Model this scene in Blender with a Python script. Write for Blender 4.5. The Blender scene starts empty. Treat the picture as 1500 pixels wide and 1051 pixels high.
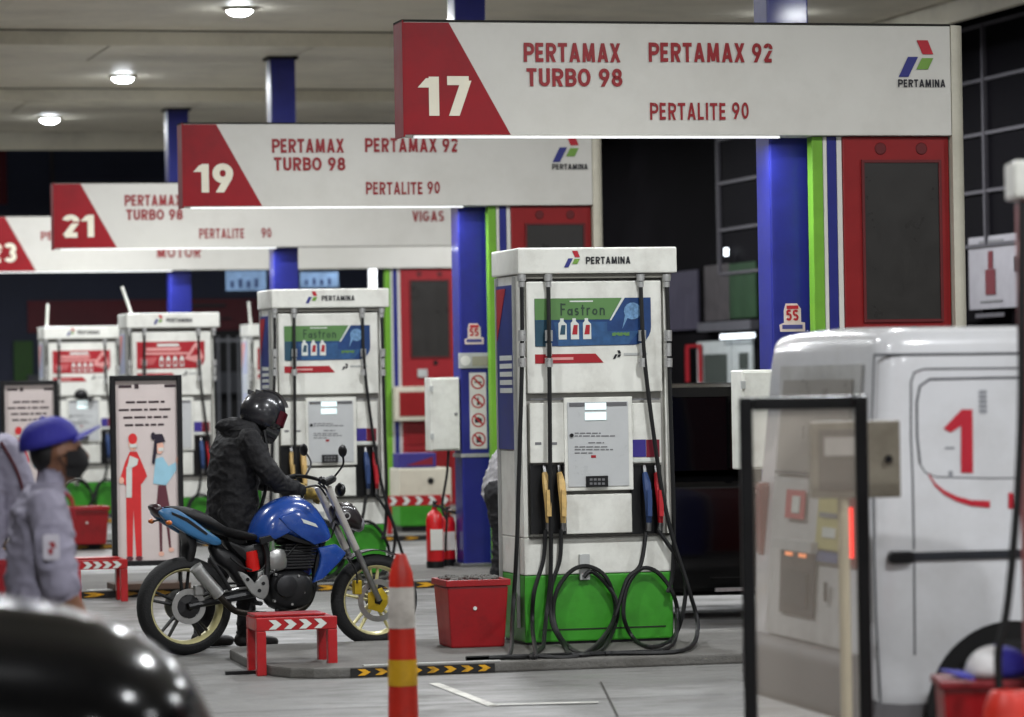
import bpy, bmesh, math, random
from mathutils import Vector, Matrix
random.seed(7)
R = math.radians
sc = bpy.context.scene
col = sc.collection

# ---------------------------------------------------------------- camera
F, YAW, ROLL, PIT, CH = 5300.0, R(14.30), R(0.97), R(0.392), 1.65     # pixels of a 1500 wide picture
IW, IH = 1500.0, 1051.0
c0 = Vector((math.cos(YAW), -math.sin(YAW), 0))
fw0 = Vector((math.sin(YAW), math.cos(YAW), 0))
FWD = fw0*math.cos(PIT) + Vector((0, 0, 1))*math.sin(PIT)
up0 = -fw0*math.sin(PIT) + Vector((0, 0, 1))*math.cos(PIT)
RGT = c0*math.cos(ROLL) - up0*math.sin(ROLL)
UPV = c0*math.sin(ROLL) + up0*math.cos(ROLL)
CAM = Vector((0, 0, CH))
cd = bpy.data.cameras.new('camera')
cd.sensor_width = 36.0
cd.lens = F/IW*36.0
cd.clip_start = 0.5
cd.clip_end = 600
cd.dof.use_dof = True
cd.dof.focus_distance = 22.4
cd.dof.aperture_fstop = 2.6
cam = bpy.data.objects.new('camera', cd)
col.objects.link(cam)
m = Matrix.Identity(4)
for i in range(3):
    m[i][0], m[i][1], m[i][2], m[i][3] = RGT[i], UPV[i], -FWD[i], CAM[i]
cam.matrix_world = m
sc.camera = cam

# ---------------------------------------------------------------- world: night sky, only the lamps of the place light it
w = bpy.data.worlds.new('World'); sc.world = w; w.use_nodes = True
nt = w.node_tree; nt.nodes.clear()
sky = nt.nodes.new('ShaderNodeTexSky'); sky.sky_type = 'NISHITA'; sky.sun_disc = False
sky.sun_elevation = R(-4); sky.sun_rotation = R(200)
bg = nt.nodes.new('ShaderNodeBackground'); bg.inputs[1].default_value = 0.05
ow = nt.nodes.new('ShaderNodeOutputWorld')
nt.links.new(sky.outputs[0], bg.inputs[0]); nt.links.new(bg.outputs[0], ow.inputs[0])
vs = sc.view_settings
vs.view_transform = 'Standard'; vs.look = 'None'; vs.exposure = 0.0; vs.gamma = 1.0; vs.use_curve_mapping = False
sc.cycles.max_bounces = 8
LAMP_W = 232.0

# ---------------------------------------------------------------- pixel -> place
def ray(u, v):
    return FWD*F + RGT*(u - IW/2) + UPV*(IH/2 - v)
def on_plane(u, v, O, n):
    r = ray(u, v); t = (O - CAM).dot(n)/r.dot(n)
    return CAM + r*t
def on_z(u, v, z=0.0): return on_plane(u, v, Vector((0, 0, z)), Vector((0, 0, 1)))
def on_y(u, v, Y): return on_plane(u, v, Vector((0, Y, 0)), Vector((0, 1, 0)))
def on_x(u, v, X): return on_plane(u, v, Vector((X, 0, 0)), Vector((1, 0, 0)))
def at_d(u, v, d): return CAM + ray(u, v)*(d/F)
class Fr:
    """a thing's own frame: x along heading a, y to its left, z up"""
    def __init__(s, O, a=0.0):
        s.O = Vector(O); s.a = a
        s.ex = Vector((math.cos(a), math.sin(a), 0)); s.ey = Vector((-math.sin(a), math.cos(a), 0))
    def px(s, u, v, y=0.0):
        p = on_plane(u, v, s.O + s.ey*y, s.ey) - s.O
        return (p.dot(s.ex), p.z)
    def loc(s, p):
        p = Vector(p) - s.O
        return Vector((p.dot(s.ex), p.dot(s.ey), p.z))

# ---------------------------------------------------------------- materials
def lin(c):
    return tuple(((x/255.0)/12.92 if x/255.0 <= 0.04045 else ((x/255.0 + 0.055)/1.055)**2.4) for x in c) + (1.0,)
MATS = {}
def mat(name, rgb, rough=0.5, metal=0.0, var=0.12, scale=6.0, bump=0.0, bscale=60.0, coat=0.0, emit=None, estr=0.0, dirt=None, dirt_amt=0.0, dscale=2.0, spec=0.5, trans=0.0, ior=1.45, rvar=0.1):
    if name in MATS: return MATS[name]
    M = bpy.data.materials.new(name); M.use_nodes = True
    n = M.node_tree.nodes; l = M.node_tree.links
    b = n['Principled BSDF']
    b.inputs['Roughness'].default_value = rough
    b.inputs['Metallic'].default_value = metal
    b.inputs['Specular IOR Level'].default_value = spec
    b.inputs['Coat Weight'].default_value = coat
    b.inputs['Coat Roughness'].default_value = 0.06
    b.inputs['Transmission Weight'].default_value = trans
    b.inputs['IOR'].default_value = ior
    g = n.new('ShaderNodeNewGeometry')
    ns = n.new('ShaderNodeTexNoise'); ns.inputs['Scale'].default_value = scale; ns.inputs['Detail'].default_value = 6; ns.inputs['Roughness'].default_value = 0.65
    l.new(g.outputs['Position'], ns.inputs['Vector'])
    c = lin(rgb)
    ra = n.new('ShaderNodeValToRGB')
    ra.color_ramp.elements[0].position = 0.3; ra.color_ramp.elements[1].position = 0.7
    ra.color_ramp.elements[0].color = tuple(x*(1 - var) for x in c[:3]) + (1,)
    ra.color_ramp.elements[1].color = tuple(min(1, x*(1 + var*0.6)) for x in c[:3]) + (1,)
    l.new(ns.outputs['Fac'], ra.inputs[0])
    out = ra.outputs[0]
    if dirt_amt > 0:
        n2 = n.new('ShaderNodeTexNoise'); n2.inputs['Scale'].default_value = dscale; n2.inputs['Detail'].default_value = 8; n2.inputs['Roughness'].default_value = 0.7
        l.new(g.outputs['Position'], n2.inputs['Vector'])
        r2 = n.new('ShaderNodeValToRGB'); r2.color_ramp.elements[0].position = 0.46; r2.color_ramp.elements[1].position = 0.72
        r2.color_ramp.elements[0].color = (0, 0, 0, 1); r2.color_ramp.elements[1].color = (dirt_amt,)*3 + (1,)
        l.new(n2.outputs['Fac'], r2.inputs[0])
        mx = n.new('ShaderNodeMix'); mx.data_type = 'RGBA'
        l.new(r2.outputs[0], mx.inputs[0]); l.new(out, mx.inputs[6]); mx.inputs[7].default_value = lin(dirt or (70, 62, 52))
        out = mx.outputs[2]
    l.new(out, b.inputs['Base Color'])
    if rvar > 0 and rough > 0.05:
        mr = n.new('ShaderNodeMapRange'); mr.inputs[3].default_value = max(0.02, rough - rvar); mr.inputs[4].default_value = min(1, rough + rvar)
        l.new(ns.outputs['Fac'], mr.inputs[0]); l.new(mr.outputs[0], b.inputs['Roughness'])
    if bump > 0:
        n3 = n.new('ShaderNodeTexNoise'); n3.inputs['Scale'].default_value = bscale; n3.inputs['Detail'].default_value = 5
        l.new(g.outputs['Position'], n3.inputs['Vector'])
        bp = n.new('ShaderNodeBump'); bp.inputs['Strength'].default_value = bump; bp.inputs['Distance'].default_value = 0.02
        l.new(n3.outputs['Fac'], bp.inputs['Height']); l.new(bp.outputs[0], b.inputs['Normal'])
    if emit:
        b.inputs['Emission Color'].default_value = lin(emit); b.inputs['Emission Strength'].default_value = estr
    MATS[name] = M
    return M
def glass_mat(name, tint=(235, 238, 236), alpha=0.25, rough=0.08):
    M = bpy.data.materials.new(name); M.use_nodes = True
    n = M.node_tree.nodes; l = M.node_tree.links; n.clear()
    o = n.new('ShaderNodeOutputMaterial'); mx = n.new('ShaderNodeMixShader'); t = n.new('ShaderNodeBsdfTransparent'); p = n.new('ShaderNodeBsdfPrincipled')
    p.inputs['Base Color'].default_value = lin(tint); p.inputs['Roughness'].default_value = rough
    mx.inputs[0].default_value = alpha
    l.new(t.outputs[0], mx.inputs[1]); l.new(p.outputs[0], mx.inputs[2]); l.new(mx.outputs[0], o.inputs[0])
    MATS[name] = M
    return M

WHITE = mat('pump_white', (222, 222, 214), 0.35, var=0.05, dirt=(120, 112, 98), dirt_amt=0.28, dscale=5, coat=0.2)
CREAM = mat('cream_paint', (205, 200, 182), 0.4, var=0.06, dirt=(110, 100, 85), dirt_amt=0.3)
SIGNW = mat('sign_white', (204, 202, 195), 0.45, var=0.03, scale=2, dirt=(150, 144, 130), dirt_amt=0.18, dscale=1.5)
SIGNR = mat('sign_red', (142, 14, 26), 0.5, var=0.1, dirt=(80, 12, 18), dirt_amt=0.3, spec=0.3)
TEXTR = mat('lettering_red', (140, 20, 28), 0.5, var=0.12)
TEXTW = mat('lettering_cream', (232, 226, 206), 0.5, var=0.05)
TEXTK = mat('lettering_black', (28, 28, 34), 0.5)
TEXTG = mat('lettering_grey', (110, 110, 112), 0.6)
BLUE = mat('column_blue', (30, 36, 122), 0.38, var=0.08, dirt=(22, 24, 70), dirt_amt=0.4, coat=0.25)
BLUE2 = mat('stripe_blue', (26, 32, 112), 0.4)
GREEN = mat('pump_green', (58, 144, 38), 0.4, var=0.08, dirt=(40, 80, 24), dirt_amt=0.45, dscale=4)
GREEN2 = mat('stripe_green', (104, 158, 42), 0.45)
PRED = mat('panel_red', (130, 9, 13), 0.4, var=0.1, coat=0.2)
SCREEN = mat('dead_screen', (44, 42, 40), 0.3, var=0.1)
GREYP = mat('grey_panel', (176, 178, 176), 0.4, var=0.06, dirt=(100, 98, 94), dirt_amt=0.3)
BLACK = mat('black_rubber', (16, 16, 17), 0.55, var=0.2, scale=20)
BLACKP = mat('black_plastic', (14, 14, 16), 0.35, var=0.2)
CHROME = mat('chrome', (186, 186, 184), 0.3, 0.45, var=0.2, scale=30)
STEEL = mat('steel', (150, 150, 150), 0.4, 1.0, var=0.2, scale=20)
NOZC = mat('nozzle_cream', (206, 172, 108), 0.5, dirt=(60, 50, 40), dirt_amt=0.4, dscale=20)
NOZB = mat('nozzle_blue', (44, 66, 110), 0.5)
NOZR = mat('nozzle_red', (176, 30, 40), 0.5)
ORANGE = mat('cone_red', (196, 42, 26), 0.45, var=0.12, dirt=(90, 30, 24), dirt_amt=0.4, dscale=9)
REFLW = mat('band_white', (206, 200, 192), 0.4, dirt=(120, 110, 100), dirt_amt=0.5, dscale=9)
REFLY = mat('band_yellow', (206, 160, 34), 0.4, dirt=(120, 90, 30), dirt_amt=0.5, dscale=9)
STOOLR = mat('stool_red', (168, 20, 26), 0.35, var=0.12, dirt=(70, 14, 14), dirt_amt=0.5, dscale=8, coat=0.2)
YELLOW = mat('hazard_yellow', (214, 158, 30), 0.5, var=0.15, dirt=(40, 34, 24), dirt_amt=0.8, dscale=9)
KERBK = mat('hazard_black', (26, 25, 24), 0.6, var=0.2)
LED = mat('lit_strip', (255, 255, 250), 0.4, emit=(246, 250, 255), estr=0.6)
LAMPM = mat('lamp_lens', (255, 255, 255), 0.3, emit=(240, 247, 255), estr=115.0)
CEIL = mat('ceiling_panel', (224, 217, 198), 0.55, var=0.05, scale=1.2, dirt=(110, 102, 88), dirt_amt=0.35, dscale=0.8)
DARKIN = mat('dark_gap', (34, 32, 28), 0.8)
CONC = mat('concrete_kerb', (100, 98, 94), 0.75, var=0.2, scale=8, bump=0.3, dirt=(60, 56, 50), dirt_amt=0.6, dscale=3)

# ---------------------------------------------------------------- mesh helpers
class MB:
    def __init__(s): s.v = []; s.f = []; s.mi = []
    def add(s, vs, fs, mi=0):
        o = len(s.v); s.v += [tuple(p) for p in vs]; s.f += [tuple(i + o for i in f) for f in fs]; s.mi += [mi]*len(fs); return s
    def box(s, x0, x1, y0, y1, z0, z1, mi=0):
        return s.add([(x0, y0, z0), (x1, y0, z0), (x1, y1, z0), (x0, y1, z0), (x0, y0, z1), (x1, y0, z1), (x1, y1, z1), (x0, y1, z1)],
                     [(0, 3, 2, 1), (4, 5, 6, 7), (0, 1, 5, 4), (1, 2, 6, 5), (2, 3, 7, 6), (3, 0, 4, 7)], mi)
    def prism(s, poly, y0, y1, mi=0):                       # polygon in x,z extruded along y
        n = len(poly)
        a = sum(poly[i][0]*poly[(i + 1) % n][1] - poly[(i + 1) % n][0]*poly[i][1] for i in range(n))
        if a < 0: poly = poly[::-1]
        vs = [(x, y0, z) for x, z in poly] + [(x, y1, z) for x, z in poly]
        fs = [tuple(range(n)), tuple(range(2*n - 1, n - 1, -1))]
        fs += [(i, i + n, (i + 1) % n + n, (i + 1) % n) for i in range(n)]
        return s.add(vs, fs, mi)
    def zprism(s, poly, z0, z1, mi=0):                      # polygon in x,y extruded upwards
        n = len(poly)
        a = sum(poly[i][0]*poly[(i + 1) % n][1] - poly[(i + 1) % n][0]*poly[i][1] for i in range(n))
        if a < 0: poly = poly[::-1]
        vs = [(x, y, z0) for x, y in poly] + [(x, y, z1) for x, y in poly]
        fs = [tuple(range(n - 1, -1, -1)), tuple(range(n, 2*n))]
        fs += [(i, (i + 1) % n, (i + 1) % n + n, i + n) for i in range(n)]
        return s.add(vs, fs, mi)
    def loft(s, rings, cap=True, mi=0, closed=True):
        n = len(rings[0]); vs = [p for r in rings for p in r]; fs = []
        for k in range(len(rings) - 1):
            for i in range(n if closed else n - 1):
                j = (i + 1) % n
                fs.append((k*n + i, k*n + j, (k + 1)*n + j, (k + 1)*n + i))
        if cap and closed:
            fs.append(tuple(range(n - 1, -1, -1))); fs.append(tuple(range((len(rings) - 1)*n, len(rings)*n)))
        return s.add(vs, fs, mi)
    def tube(s, pts, r, n=8, mi=0, cap=True):
        pts = [Vector(p) for p in pts]; rs = r if isinstance(r, (list, tuple)) else [r]*len(pts)
        rings = []; prev = None
        for i, p in enumerate(pts):
            t = (pts[min(i + 1, len(pts) - 1)] - pts[max(i - 1, 0)]).normalized()
            if prev is None:
                a = Vector((0, 0, 1)) if abs(t.z) < 0.9 else Vector((0, 1, 0))
                nx = t.cross(a).normalized()
            else:
                nx = (prev - t*prev.dot(t)).normalized()
            prev = nx; ny = t.cross(nx)
            rings.append([p + (nx*math.cos(2*math.pi*k/n) + ny*math.sin(2*math.pi*k/n))*rs[i] for k in range(n)])
        return s.loft(rings, cap, mi)
    def lathe(s, prof, c=(0, 0, 0), axis='z', n=24, mi=0, a0=0.0, a1=2*math.pi):   # prof: (radius, along)
        rings = []; full = abs(a1 - a0 - 2*math.pi) < 1e-6
        cnt = n if full else n + 1
        for k in range(cnt):
            t = a0 + (a1 - a0)*k/n; cs, sn = math.cos(t), math.sin(t); ring = []
            for r, h in prof:
                if axis == 'z': p = (c[0] + r*cs, c[1] + r*sn, c[2] + h)
                elif axis == 'y': p = (c[0] + r*cs, c[1] + h, c[2] + r*sn)
                else: p = (c[0] + h, c[1] + r*cs, c[2] + r*sn)
                ring.append(p)
            rings.append(ring)
        m_ = len(prof); vs = [p for r in rings for p in r]; fs = []
        for k in range(n):
            k2 = (k + 1) % cnt
            for i in range(m_ - 1):
                fs.append((k*m_ + i, k2*m_ + i, k2*m_ + i + 1, k*m_ + i + 1))
        return s.add(vs, fs, mi)
    def ell(s, c, r, n=14, m=9, mi=0, rot=None):
        rings = []
        for j in range(1, m):
            th = math.pi*j/m
            rings.append([Vector((math.sin(th)*math.cos(2*math.pi*k/n)*r[0], math.sin(th)*math.sin(2*math.pi*k/n)*r[1], -math.cos(th)*r[2])) for k in range(n)])
        vs = [p for g in rings for p in g] + [Vector((0, 0, -r[2])), Vector((0, 0, r[2]))]
        fs = []
        for j in range(m - 2):
            for k in range(n):
                fs.append((j*n + k, j*n + (k + 1) % n, (j + 1)*n + (k + 1) % n, (j + 1)*n + k))
        b, t = len(vs) - 2, len(vs) - 1
        for k in range(n):
            fs.append((b, (k + 1) % n, k)); fs.append((t, (m - 2)*n + k, (m - 2)*n + (k + 1) % n))
        if rot: vs = [rot @ p for p in vs]
        return s.add([p + Vector(c) for p in vs], fs, mi)
    def puff(s, poly, hw, yc=0.0, p=2.6, steps=9, mi=0, shrink=1.0):   # side outline swollen to a rounded body
        n = len(poly); cx = sum(q[0] for q in poly)/n; cz = sum(q[1] for q in poly)/n
        a = sum(poly[i][0]*poly[(i + 1) % n][1] - poly[(i + 1) % n][0]*poly[i][1] for i in range(n))
        if a < 0: poly = poly[::-1]
        rings = []
        for k in range(steps):
            t = -1 + 2*k/(steps - 1); t = math.sin(t*math.pi/2)
            sc_ = max(0.15, (1 - abs(t*0.995)**p)**(1/p)); sc_ = 1 - (1 - sc_)*shrink
            rings.append([(cx + (x - cx)*sc_, yc + hw*t, cz + (z - cz)*sc_) for x, z in poly])
        return s.loft(rings, True, mi)
    def build(s, name, mats, parent=None, smooth=False, bevel=0.0, auto=True, loc=None):
        me = bpy.data.meshes.new(name)
        me.from_pydata(s.v, [], s.f)
        ml = mats if isinstance(mats, (list, tuple)) else [mats]
        for q in ml: me.materials.append(q)
        if len(ml) > 1: me.polygons.foreach_set('material_index', s.mi)
        bm = bmesh.new(); bm.from_mesh(me)
        bmesh.ops.recalc_face_normals(bm, faces=bm.faces)
        if bevel > 0:
            ed = [e for e in bm.edges if len(e.link_faces) == 2 and e.calc_face_angle(0) > 0.5]
            if ed: bmesh.ops.bevel(bm, geom=ed, offset=bevel, segments=2, profile=0.6, affect='EDGES', clamp_overlap=True)
        if smooth:
            for f_ in bm.faces: f_.smooth = True
            if auto:
                for e in bm.edges:
                    if len(e.link_faces) == 2 and e.calc_face_angle(0) > 0.75: e.smooth = False
        bm.to_mesh(me); bm.free()
        o = bpy.data.objects.new(name, me); col.objects.link(o)
        if parent: o.parent = parent
        if loc: o.location = loc
        return o
def tag(o, label=None, cat=None, group=None, kind=None):
    if label: o['label'] = label
    if cat: o['category'] = cat
    if group: o['group'] = group
    if kind: o['kind'] = kind
    return o
def thing(name, label, cat, fr=None, group=None):
    o = bpy.data.objects.new(name, None); col.objects.link(o); o.empty_display_size = 0.1
    if fr: o.location = fr.O; o.rotation_euler = (0, 0, fr.a)
    return tag(o, label, cat, group)
def copy_tree(o, parent=None):
    c = o.copy(); col.objects.link(c)
    if parent: c.parent = parent
    for ch in list(o.children): copy_tree(ch, c)
    return c
def spline(pts, n=8):
    pts = [Vector(p) for p in pts]; out = []
    for i in range(len(pts) - 1):
        p0, p1, p2, p3 = pts[max(i - 1, 0)], pts[i], pts[i + 1], pts[min(i + 2, len(pts) - 1)]
        for k in range(n):
            t = k/n
            out.append(0.5*((2*p1) + (p2 - p0)*t + (2*p0 - 5*p1 + 4*p2 - p3)*t*t + (3*p1 - p0 - 3*p2 + p3)*t**3))
    out.append(pts[-1]); return out
# bold sign lettering built from strokes: ('l',x0,y0,x1,y1) line, ('a',cx,cy,rx,ry,deg0,deg1) arc, in a box 1 high
W_ = 0.62
GL = {
 'P': [('l', .1, 0, .1, 1), ('h', .1, .35, .9), ('h', .1, .35, .45), ('a', .35, .675, .225, .225, -90, 90)],
 'E': [('l', .1, 0, .1, 1), ('h', .1, .5, .9), ('h', .1, .46, .5), ('h', .1, .5, .1)],
 'R': [('l', .1, 0, .1, 1), ('h', .1, .33, .9), ('h', .1, .33, .47), ('a', .33, .685, .215, .215, -90, 90), ('l', .5, 0, .3, .47)],
 'T': [('h', .0, .58, .9), ('l', .29, 0, .29, .9)],
 'A': [('l', .1, 0, .34, 1), ('l', .58, 0, .34, 1), ('h', .2, .48, .27)],
 'M': [('l', .12, 0, .17, 1), ('l', .17, 1, .42, .05), ('l', .67, 1, .42, .05), ('l', .72, 0, .67, 1)],
 'X': [('l', .1, 0, .54, 1), ('l', .54, 0, .1, 1)],
 'U': [('l', .1, .3, .1, 1), ('l', .52, .3, .52, 1), ('a', .31, .3, .21, .2, 180, 360)],
 'B': [('l', .1, 0, .1, 1), ('h', .1, .32, .9), ('h', .1, .34, .51), ('h', .1, .34, .1), ('a', .32, .705, .19, .195, -90, 90), ('a', .34, .305, .2, .205, -90, 90)],
 'O': [('a', .36, .5, .27, .4, 0, 360)],
 '0': [('a', .3, .5, .2, .4, 0, 360)],
 'L': [('l', .1, 0, .1, 1), ('h', .1, .48, .1)],
 'I': [('l', .1, 0, .1, 1)],
 'V': [('l', .08, 1, .31, 0), ('l', .54, 1, .31, 0)],
 'G': [('a', .36, .5, .27, .4, 40, 355), ('h', .36, .66, .45)],
 'S': [('a', .3, .7, .2, .2, 30, 270), ('a', .3, .3, .2, .2, -150, 90)],
 'N': [('l', .1, 0, .1, 1), ('l', .1, 1, .54, 0), ('l', .54, 0, .54, 1)],
 'K': [('l', .1, 0, .1, 1), ('l', .15, .45, .52, 1), ('l', .25, .55, .54, 0)],
 '1': [('l', .3, 0, .3, 1), ('l', .08, .72, .27, .96)],
 '7': [('h', .05, .54, .9), ('l', .2, 0, .48, .9)],
 '2': [('a', .29, .7, .2, .2, 0, 165), ('l', .12, .1, .45, .62), ('h', .06, .52, .1)],
 '3': [('a', .27, .7, .2, .2, -90, 150), ('a', .27, .3, .21, .2, -150, 90)],
 '5': [('h', .12, .5, .9), ('l', .14, .5, .14, .9), ('a', .28, .34, .21, .24, -150, 115)],
 '8': [('a', .3, .7, .18, .2, 0, 360), ('a', .3, .3, .21, .2, 0, 360)],
 '9': [('a', .3, .67, .21, .235, 0, 360), ('l', .2, 0, .47, .5)],
}
GW = {'P': .6, 'E': .54, 'R': .62, 'T': .58, 'A': .68, 'M': .84, 'X': .64, 'U': .62, 'B': .58, 'O': .72, '0': .6, 'L': .5, 'I': .2, 'V': .62, 'G': .72, 'S': .6, 'N': .64, 'K': .62, '1': .42, '7': .6, '2': .58, '3': .56, '5': .56, '8': .6, '9': .6}
def glyphs(body, th):
    polys = []; x = 0.0
    for ch in body:
        if ch == ' ': x += 0.36; continue
        for st in GL[ch]:
            if st[0] == 'l':
                _, x0, y0, x1, y1 = st; dx, dy = x1 - x0, y1 - y0
                h = th/2*math.hypot(dx, dy)/max(abs(dy), 0.05); h = min(h, th*0.85)
                polys.append([(x + x0 - h, y0), (x + x0 + h, y0), (x + x1 + h, y1), (x + x1 - h, y1)])
            elif st[0] == 'h':
                _, x0, x1, y0 = st; polys.append([(x + x0, y0 - th/2), (x + x1, y0 - th/2), (x + x1, y0 + th/2), (x + x0, y0 + th/2)])
            else:
                _, cx, cy, rx, ry, a0, a1 = st; n = max(5, int(abs(a1 - a0)/18))
                for k in range(n):
                    t0 = R(a0 + (a1 - a0)*k/n); t1 = R(a0 + (a1 - a0)*(k + 1)/n); q = []
                    for (t, s_) in ((t0, -1), (t1, -1), (t1, 1), (t0, 1)):
                        q.append((x + cx + (rx + s_*th/2)*math.cos(t), cy + (ry + s_*th/2)*math.sin(t)))
                    polys.append(q)
        x += GW[ch] + 0.13
    return polys
def text(name, body, parent, x, z, wd, ht, y, m_, bold=0.2, shear=0.0):
    """lettering lying in the parent's x,z plane, facing -y, fitted to a box"""
    ps = glyphs(body, max(bold, 0.1))
    xa = min(p[0] for q in ps for p in q); xb = max(p[0] for q in ps for p in q)
    b = MB()
    for i, q in enumerate(ps):
        yy = y - 0.0004*(i % 7)
        b.add([(x + (p[0] - xa)/(xb - xa)*wd + shear*(p[1])*ht, yy, z + p[1]*ht) for p in q], [(0, 1, 2, 3)])
    return b.build(name, m_, parent)
def rrect(x0, x1, z0, z1, r, n=4, corners=(1, 1, 1, 1)):
    out = []
    for (cx, cz, a, on) in ((x1 - r, z0 + r, -90, corners[0]), (x1 - r, z1 - r, 0, corners[1]), (x0 + r, z1 - r, 90, corners[2]), (x0 + r, z0 + r, 180, corners[3])):
        if on:
            for k in range(n + 1):
                t = R(a + 90*k/n); out.append((cx + r*math.cos(t), cz + r*math.sin(t)))
        else:
            out.append((cx + (r if cx > (x0 + x1)/2 else -r), cz + (r if cz > (z0 + z1)/2 else -r)))
    return out
def circ(cx, cz, r, n=24): return [(cx + r*math.cos(2*math.pi*k/n), cz + r*math.sin(2*math.pi*k/n)) for k in range(n)]

# logo of the station: three slanted parallelograms
LOGR = mat('logo_red', (176, 28, 44), 0.5); LOGG = mat('logo_green', (110, 150, 62), 0.5); LOGB = mat('logo_blue', (42, 46, 120), 0.5)
def logo(parent, x, z, s, y, mono=False, y2=None):
    def q(pts, m_):
        b = MB(); b.prism([(x + px_*s, z + pz*s) for px_, pz in pts], y, y + 0.003); b.build('logo_mark', m_, parent)
    q([(0.0, 0.0), (0.27, 0.0), (0.55, 0.53), (0.27, 0.53)], LOGB if not mono else TEXTK)
    q([(0.5, 0.2), (0.82, 0.2), (0.98, 0.5), (0.66, 0.5)], LOGG if not mono else TEXTK)
    q([(0.52, 0.97), (0.83, 0.97), (0.98, 0.6), (0.68, 0.6)], LOGR if not mono else TEXTK)
ROWY = [21.78, 30.36, 39.13, 46.50]
ZI = 0.06

# ================================================================ THE SETTING
# ---------------------------------------------------------------- ground
def ground_mat():
    M = bpy.data.materials.new('forecourt_concrete'); M.use_nodes = True
    n = M.node_tree.nodes; l = M.node_tree.links; b = n['Principled BSDF']
    g = n.new('ShaderNodeNewGeometry')
    def noise(s, d=8, r=0.65):
        q = n.new('ShaderNodeTexNoise'); q.inputs['Scale'].default_value = s; q.inputs['Detail'].default_value = d; q.inputs['Roughness'].default_value = r
        l.new(g.outputs['Position'], q.inputs['Vector']); return q
    a = noise(0.55); c = noise(2.0); f = noise(40, 4)
    mp = n.new('ShaderNodeMapping'); mp.inputs['Scale'].default_value = (0.8, 1.3, 1); l.new(g.outputs['Position'], mp.inputs['Vector']); l.new(mp.outputs[0], c.inputs['Vector'])
    r1 = n.new('ShaderNodeValToRGB'); r1.color_ramp.elements[0].position = 0.32; r1.color_ramp.elements[1].position = 0.68
    r1.color_ramp.elements[0].color = lin((102, 101, 99)); r1.color_ramp.elements[1].color = lin((128, 127, 124))
    l.new(a.outputs['Fac'], r1.inputs[0])
    r2 = n.new('ShaderNodeValToRGB'); r2.color_ramp.elements[0].position = 0.52; r2.color_ramp.elements[1].position = 0.72
    r2.color_ramp.elements[0].color = (0, 0, 0, 1); r2.color_ramp.elements[1].color = (0.6,)*3 + (1,)
    l.new(c.outputs['Fac'], r2.inputs[0])
    mx = n.new('ShaderNodeMix'); mx.data_type = 'RGBA'; l.new(r2.outputs[0], mx.inputs[0]); l.new(r1.outputs[0], mx.inputs[6]); mx.inputs[7].default_value = lin((74, 71, 66))
    mm = n.new('ShaderNodeMix'); mm.data_type = 'RGBA'; mm.blend_type = 'MULTIPLY'; mm.inputs[0].default_value = 0.35
    l.new(mx.outputs[2], mm.inputs[6]); l.new(f.outputs['Fac'], mm.inputs[7])
    st_ = noise(1.7, 5, 0.55); r3 = n.new('ShaderNodeValToRGB'); r3.color_ramp.elements[0].position = 0.6; r3.color_ramp.elements[1].position = 0.69
    r3.color_ramp.elements[0].color = (0, 0, 0, 1); r3.color_ramp.elements[1].color = (0.55,)*3 + (1,)
    l.new(st_.outputs['Fac'], r3.inputs[0]); m3 = n.new('ShaderNodeMix'); m3.data_type = 'RGBA'; l.new(r3.outputs[0], m3.inputs[0]); l.new(mm.outputs[2], m3.inputs[6]); m3.inputs[7].default_value = lin((52, 50, 47))
    l.new(m3.outputs[2], b.inputs['Base Color'])
    mr = n.new('ShaderNodeMapRange'); mr.inputs[1].default_value = 0.35; mr.inputs[2].default_value = 0.65; mr.inputs[3].default_value = 0.38; mr.inputs[4].default_value = 0.72
    l.new(c.outputs['Fac'], mr.inputs[0]); l.new(mr.outputs[0], b.inputs['Roughness'])
    bp = n.new('ShaderNodeBump'); bp.inputs['Strength'].default_value = 0.25; bp.inputs['Distance'].default_value = 0.01
    l.new(f.outputs['Fac'], bp.inputs['Height']); l.new(bp.outputs[0], b.inputs['Normal'])
    return M
GM = ground_mat()
b = MB(); b.add([(-250, -60, 0), (250, -60, 0), (250, 400, 0), (-250, 400, 0)], [(0, 1, 2, 3)])
tag(b.build('ground', GM), kind='structure')
PAINTW = mat('road_paint', (196, 194, 186), 0.6, var=0.2, scale=12, dirt=(110, 108, 102), dirt_amt=0.9, dscale=5)
def marking(pxs, wd):
    pts = [on_z(u, v) for u, v in pxs]; b = MB()
    for p, q in zip(pts, pts[1:]):
        d = (q - p).normalized(); nx = Vector((-d.y, d.x, 0))*wd/2; e = d*wd/2
        b.add([(x.x, x.y, 0.004) for x in (p - nx, q - nx + e, q + nx + e, p + nx)], [(0, 1, 2, 3)])
    return b
tag(marking([(636, 1002), (722, 1035)], 0.06).build('lane_marking', PAINTW), kind='structure')
b = marking([(716, 1034.5), (868, 1031)], 0.06)
b.v = [(x, y, z + 0.004) for x, y, z in b.v]
tag(b.build('lane_marking', PAINTW), kind='structure')
for (u0, v0, u1, v1) in ((300, 1046, 1060, 1018), (560, 876, 760, 868), (905, 1051, 880, 1000), (300, 905, 640, 893)):
    tag(marking([(u0, v0), (u1, v1)], 0.012).build('slab_joint', mat('joint', (58, 56, 52), 0.9)), kind='structure')

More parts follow.
